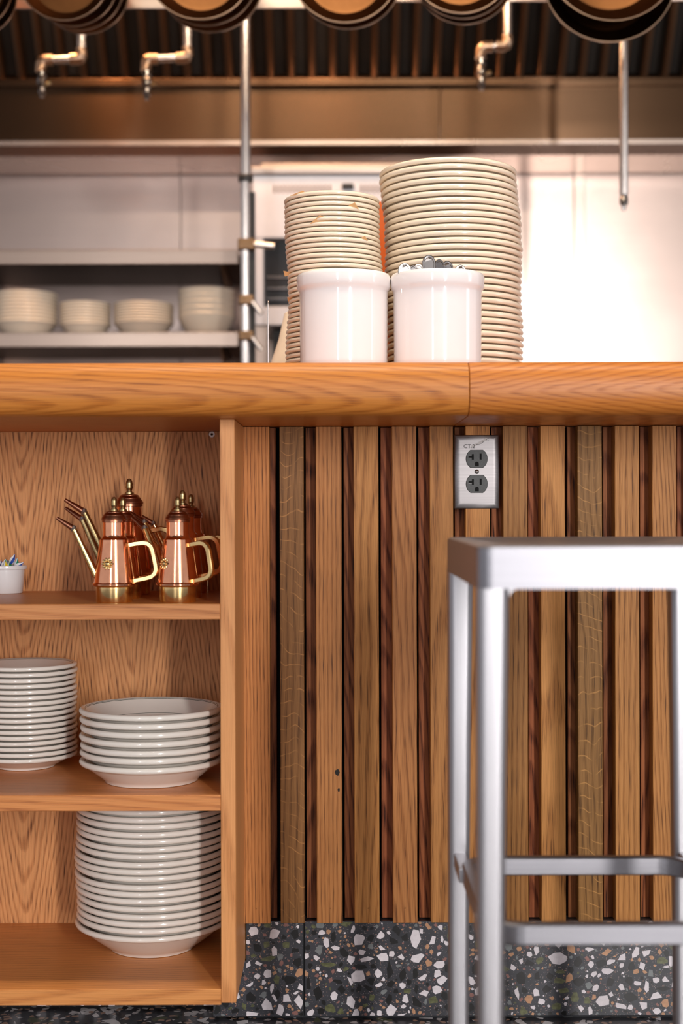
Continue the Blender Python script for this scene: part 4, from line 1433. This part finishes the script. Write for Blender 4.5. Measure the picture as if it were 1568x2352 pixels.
def kstack(px0, px1, y_top, n, label, group, name='dinner_plate', cat='plate', kind='plate'):
    Yc = YSF + 0.10
    R = (px1 - px0) / 2 * Yc / F
    x = WX((px0 + px1) / 2, Yc)
    ztop = WZ(y_top, Yc - R)
    if kind == 'plate':
        h = R * 0.30 + 0.012
        s = (ztop - 0.004 - h - ZSH) / (n - 1)
        pr = plate_mesh(R, h, s - 0.0003, R * 0.66, min(0.0045, s * 0.40), seg=48)
    else:
        h = 0.058
        s = (ztop - 0.003 - h - ZSH) / (n - 1)
        t = 0.0048
        o_ = [(0.60, 0.0), (0.70, 0.008), (0.80, 0.020), (0.90, 0.037), (0.965, 0.050), (0.99, h - 0.002), (1.0, h)]
        prof = [(0, 0.003), (R * 0.5, 0.003), (R * 0.52, 0)] + [(R * a, b) for a, b in o_] + [(R * 0.985, h + 0.002)] + [(R * (a - 0.045), max(b, 0.0075)) for a, b in o_[::-1]] + [(0, 0.007)]
        pr = (prof, [0] * len(prof), 48)
    spots = [(x + kit.uniform(-0.0003, 0.0003), Yc, ZSH + i * s) for i in range(n)]
    plate_stack(name, cat, pr, [M['cream_china']], spots, pos_label(label), group, kit, 0.0006)


kstack(-12, 134, 662, 9, 'cream plate, %s of the leftmost stack on the wall shelf', 'cream plates at the left of the wall shelf')
kstack(138, 256, 687, 8, 'small cream plate, %s of the second stack on the wall shelf', 'small cream plates on the wall shelf', 'bread_plate')
kstack(262, 400, 687, 8, 'cream plate, %s of the third stack on the wall shelf', 'cream plates in the third wall shelf stack', 'side_plate')
kstack(409, 541, 656, 5, 'cream bowl, %s of the wall shelf bowl stack', 'cream bowls on the wall shelf', 'soup_bowl', 'bowl', 'bowl')
# low worktop below the shelf (its back edge just shows over the counter)
wt = thing('prep_table', 'stainless prep table with a raised back edge under the wall shelves', 'table', (-1.2, 4.0, 0))
MB().box(-1.0, 0.96, 0.0, 0.36, 0.86, 0.90, 0.004).build('table_top', M['shelf_steel'], wt)
MB().box(-1.0, 0.96, 0.34, 0.36, 0.90, 1.02, 0.003).build('back_edge', M['hood_lip'], wt)
for xx in (-0.97, 0.92):
    for yy in (0.03, 0.30):
        MB().box(xx, xx + 0.04, yy, yy + 0.04, 0, 0.86, 0.003).build('leg', M['shelf_steel'], wt)

# ------------------------------------------------------------------ white oven
YO = 3.92
ov = thing('oven', 'white enamel oven with vent slots and a dark window behind the plates', 'oven', (0, YO, 0))
xa, xb = WX(582, YO), WX(1120, YO)
z_ = lambda p: WZ(p, YO)
MB().box(xa, xb, 0.0, 0.40, z_(546), z_(402), 0.004).build('control_panel', M['white_enamel'], ov)
MB().box(xa - 0.004, xb + 0.004, -0.012, 0.40, z_(400), z_(384), 0.003).build('top_ledge', M['hood_lip'], ov)
MB().box(xa + 0.02, xb - 0.02, 0.05, 0.42, z_(383), z_(364), 0.003).build('top_duct', M['shelf_steel'], ov)
MB().box(xa, xa + WX(606, YO) - WX(582, YO), 0.0, 0.40, z_(746), z_(547), 0.003).build('door_stile', M['white_enamel'], ov)
MB().box(xb - 0.03, xb, 0.0, 0.40, z_(746), z_(547), 0.003).build('door_stile', M['white_enamel'], ov)
MB().box(xa + 0.029, xb - 0.03, 0.0, 0.40, z_(746), z_(703), 0.003).build('door_rail', M['white_enamel'], ov)
MB().box(xa + 0.029, xb - 0.031, 0.03, 0.38, z_(702), z_(548)).build('window', M['dark_glass'], ov)
for yy in (634, 660, 684):
    MB().box(xa + 0.035, xb - 0.035, 0.012, 0.020, z_(yy + 2.5), z_(yy - 2.5), 0.001).build('rack', M['steel'], ov)
v1 = None
for x0v, nn in ((632, 14), (832, 14)):
    for i in range(nn):
        x = WX(x0v + i * 9.8, YO)
        if v1 is None:
            v1 = MB().box(-0.0028, 0.0028, -0.0012, 0.004, -0.012, 0.010, 0.0006, seg=1).build('vent_slot', M['vent_dark'], ov, (x, 0, z_(433)))
        else:
            d = v1.copy()
            COL.objects.link(d)
            d.location = (x, 0, z_(433))
MB().box(WX(787, YO), WX(814, YO), -0.014, 0.004, z_(436), z_(423), 0.004).build('latch', M['black_iron'], ov)
for xx in (xa + 0.004, xb - 0.04):
    MB().box(xx, xx + 0.036, 0.01, 0.05, 0, z_(746), 0.003).build('leg', M['shelf_steel'], ov)
    MB().box(xx, xx + 0.036, 0.33, 0.37, 0, z_(746), 0.003).build('leg', M['shelf_steel'], ov)
MB().box(xa + 0.05, xb - 0.05, 0.06, 0.36, 0.45, z_(752)).build('burner_box', M['black_iron'], ov)
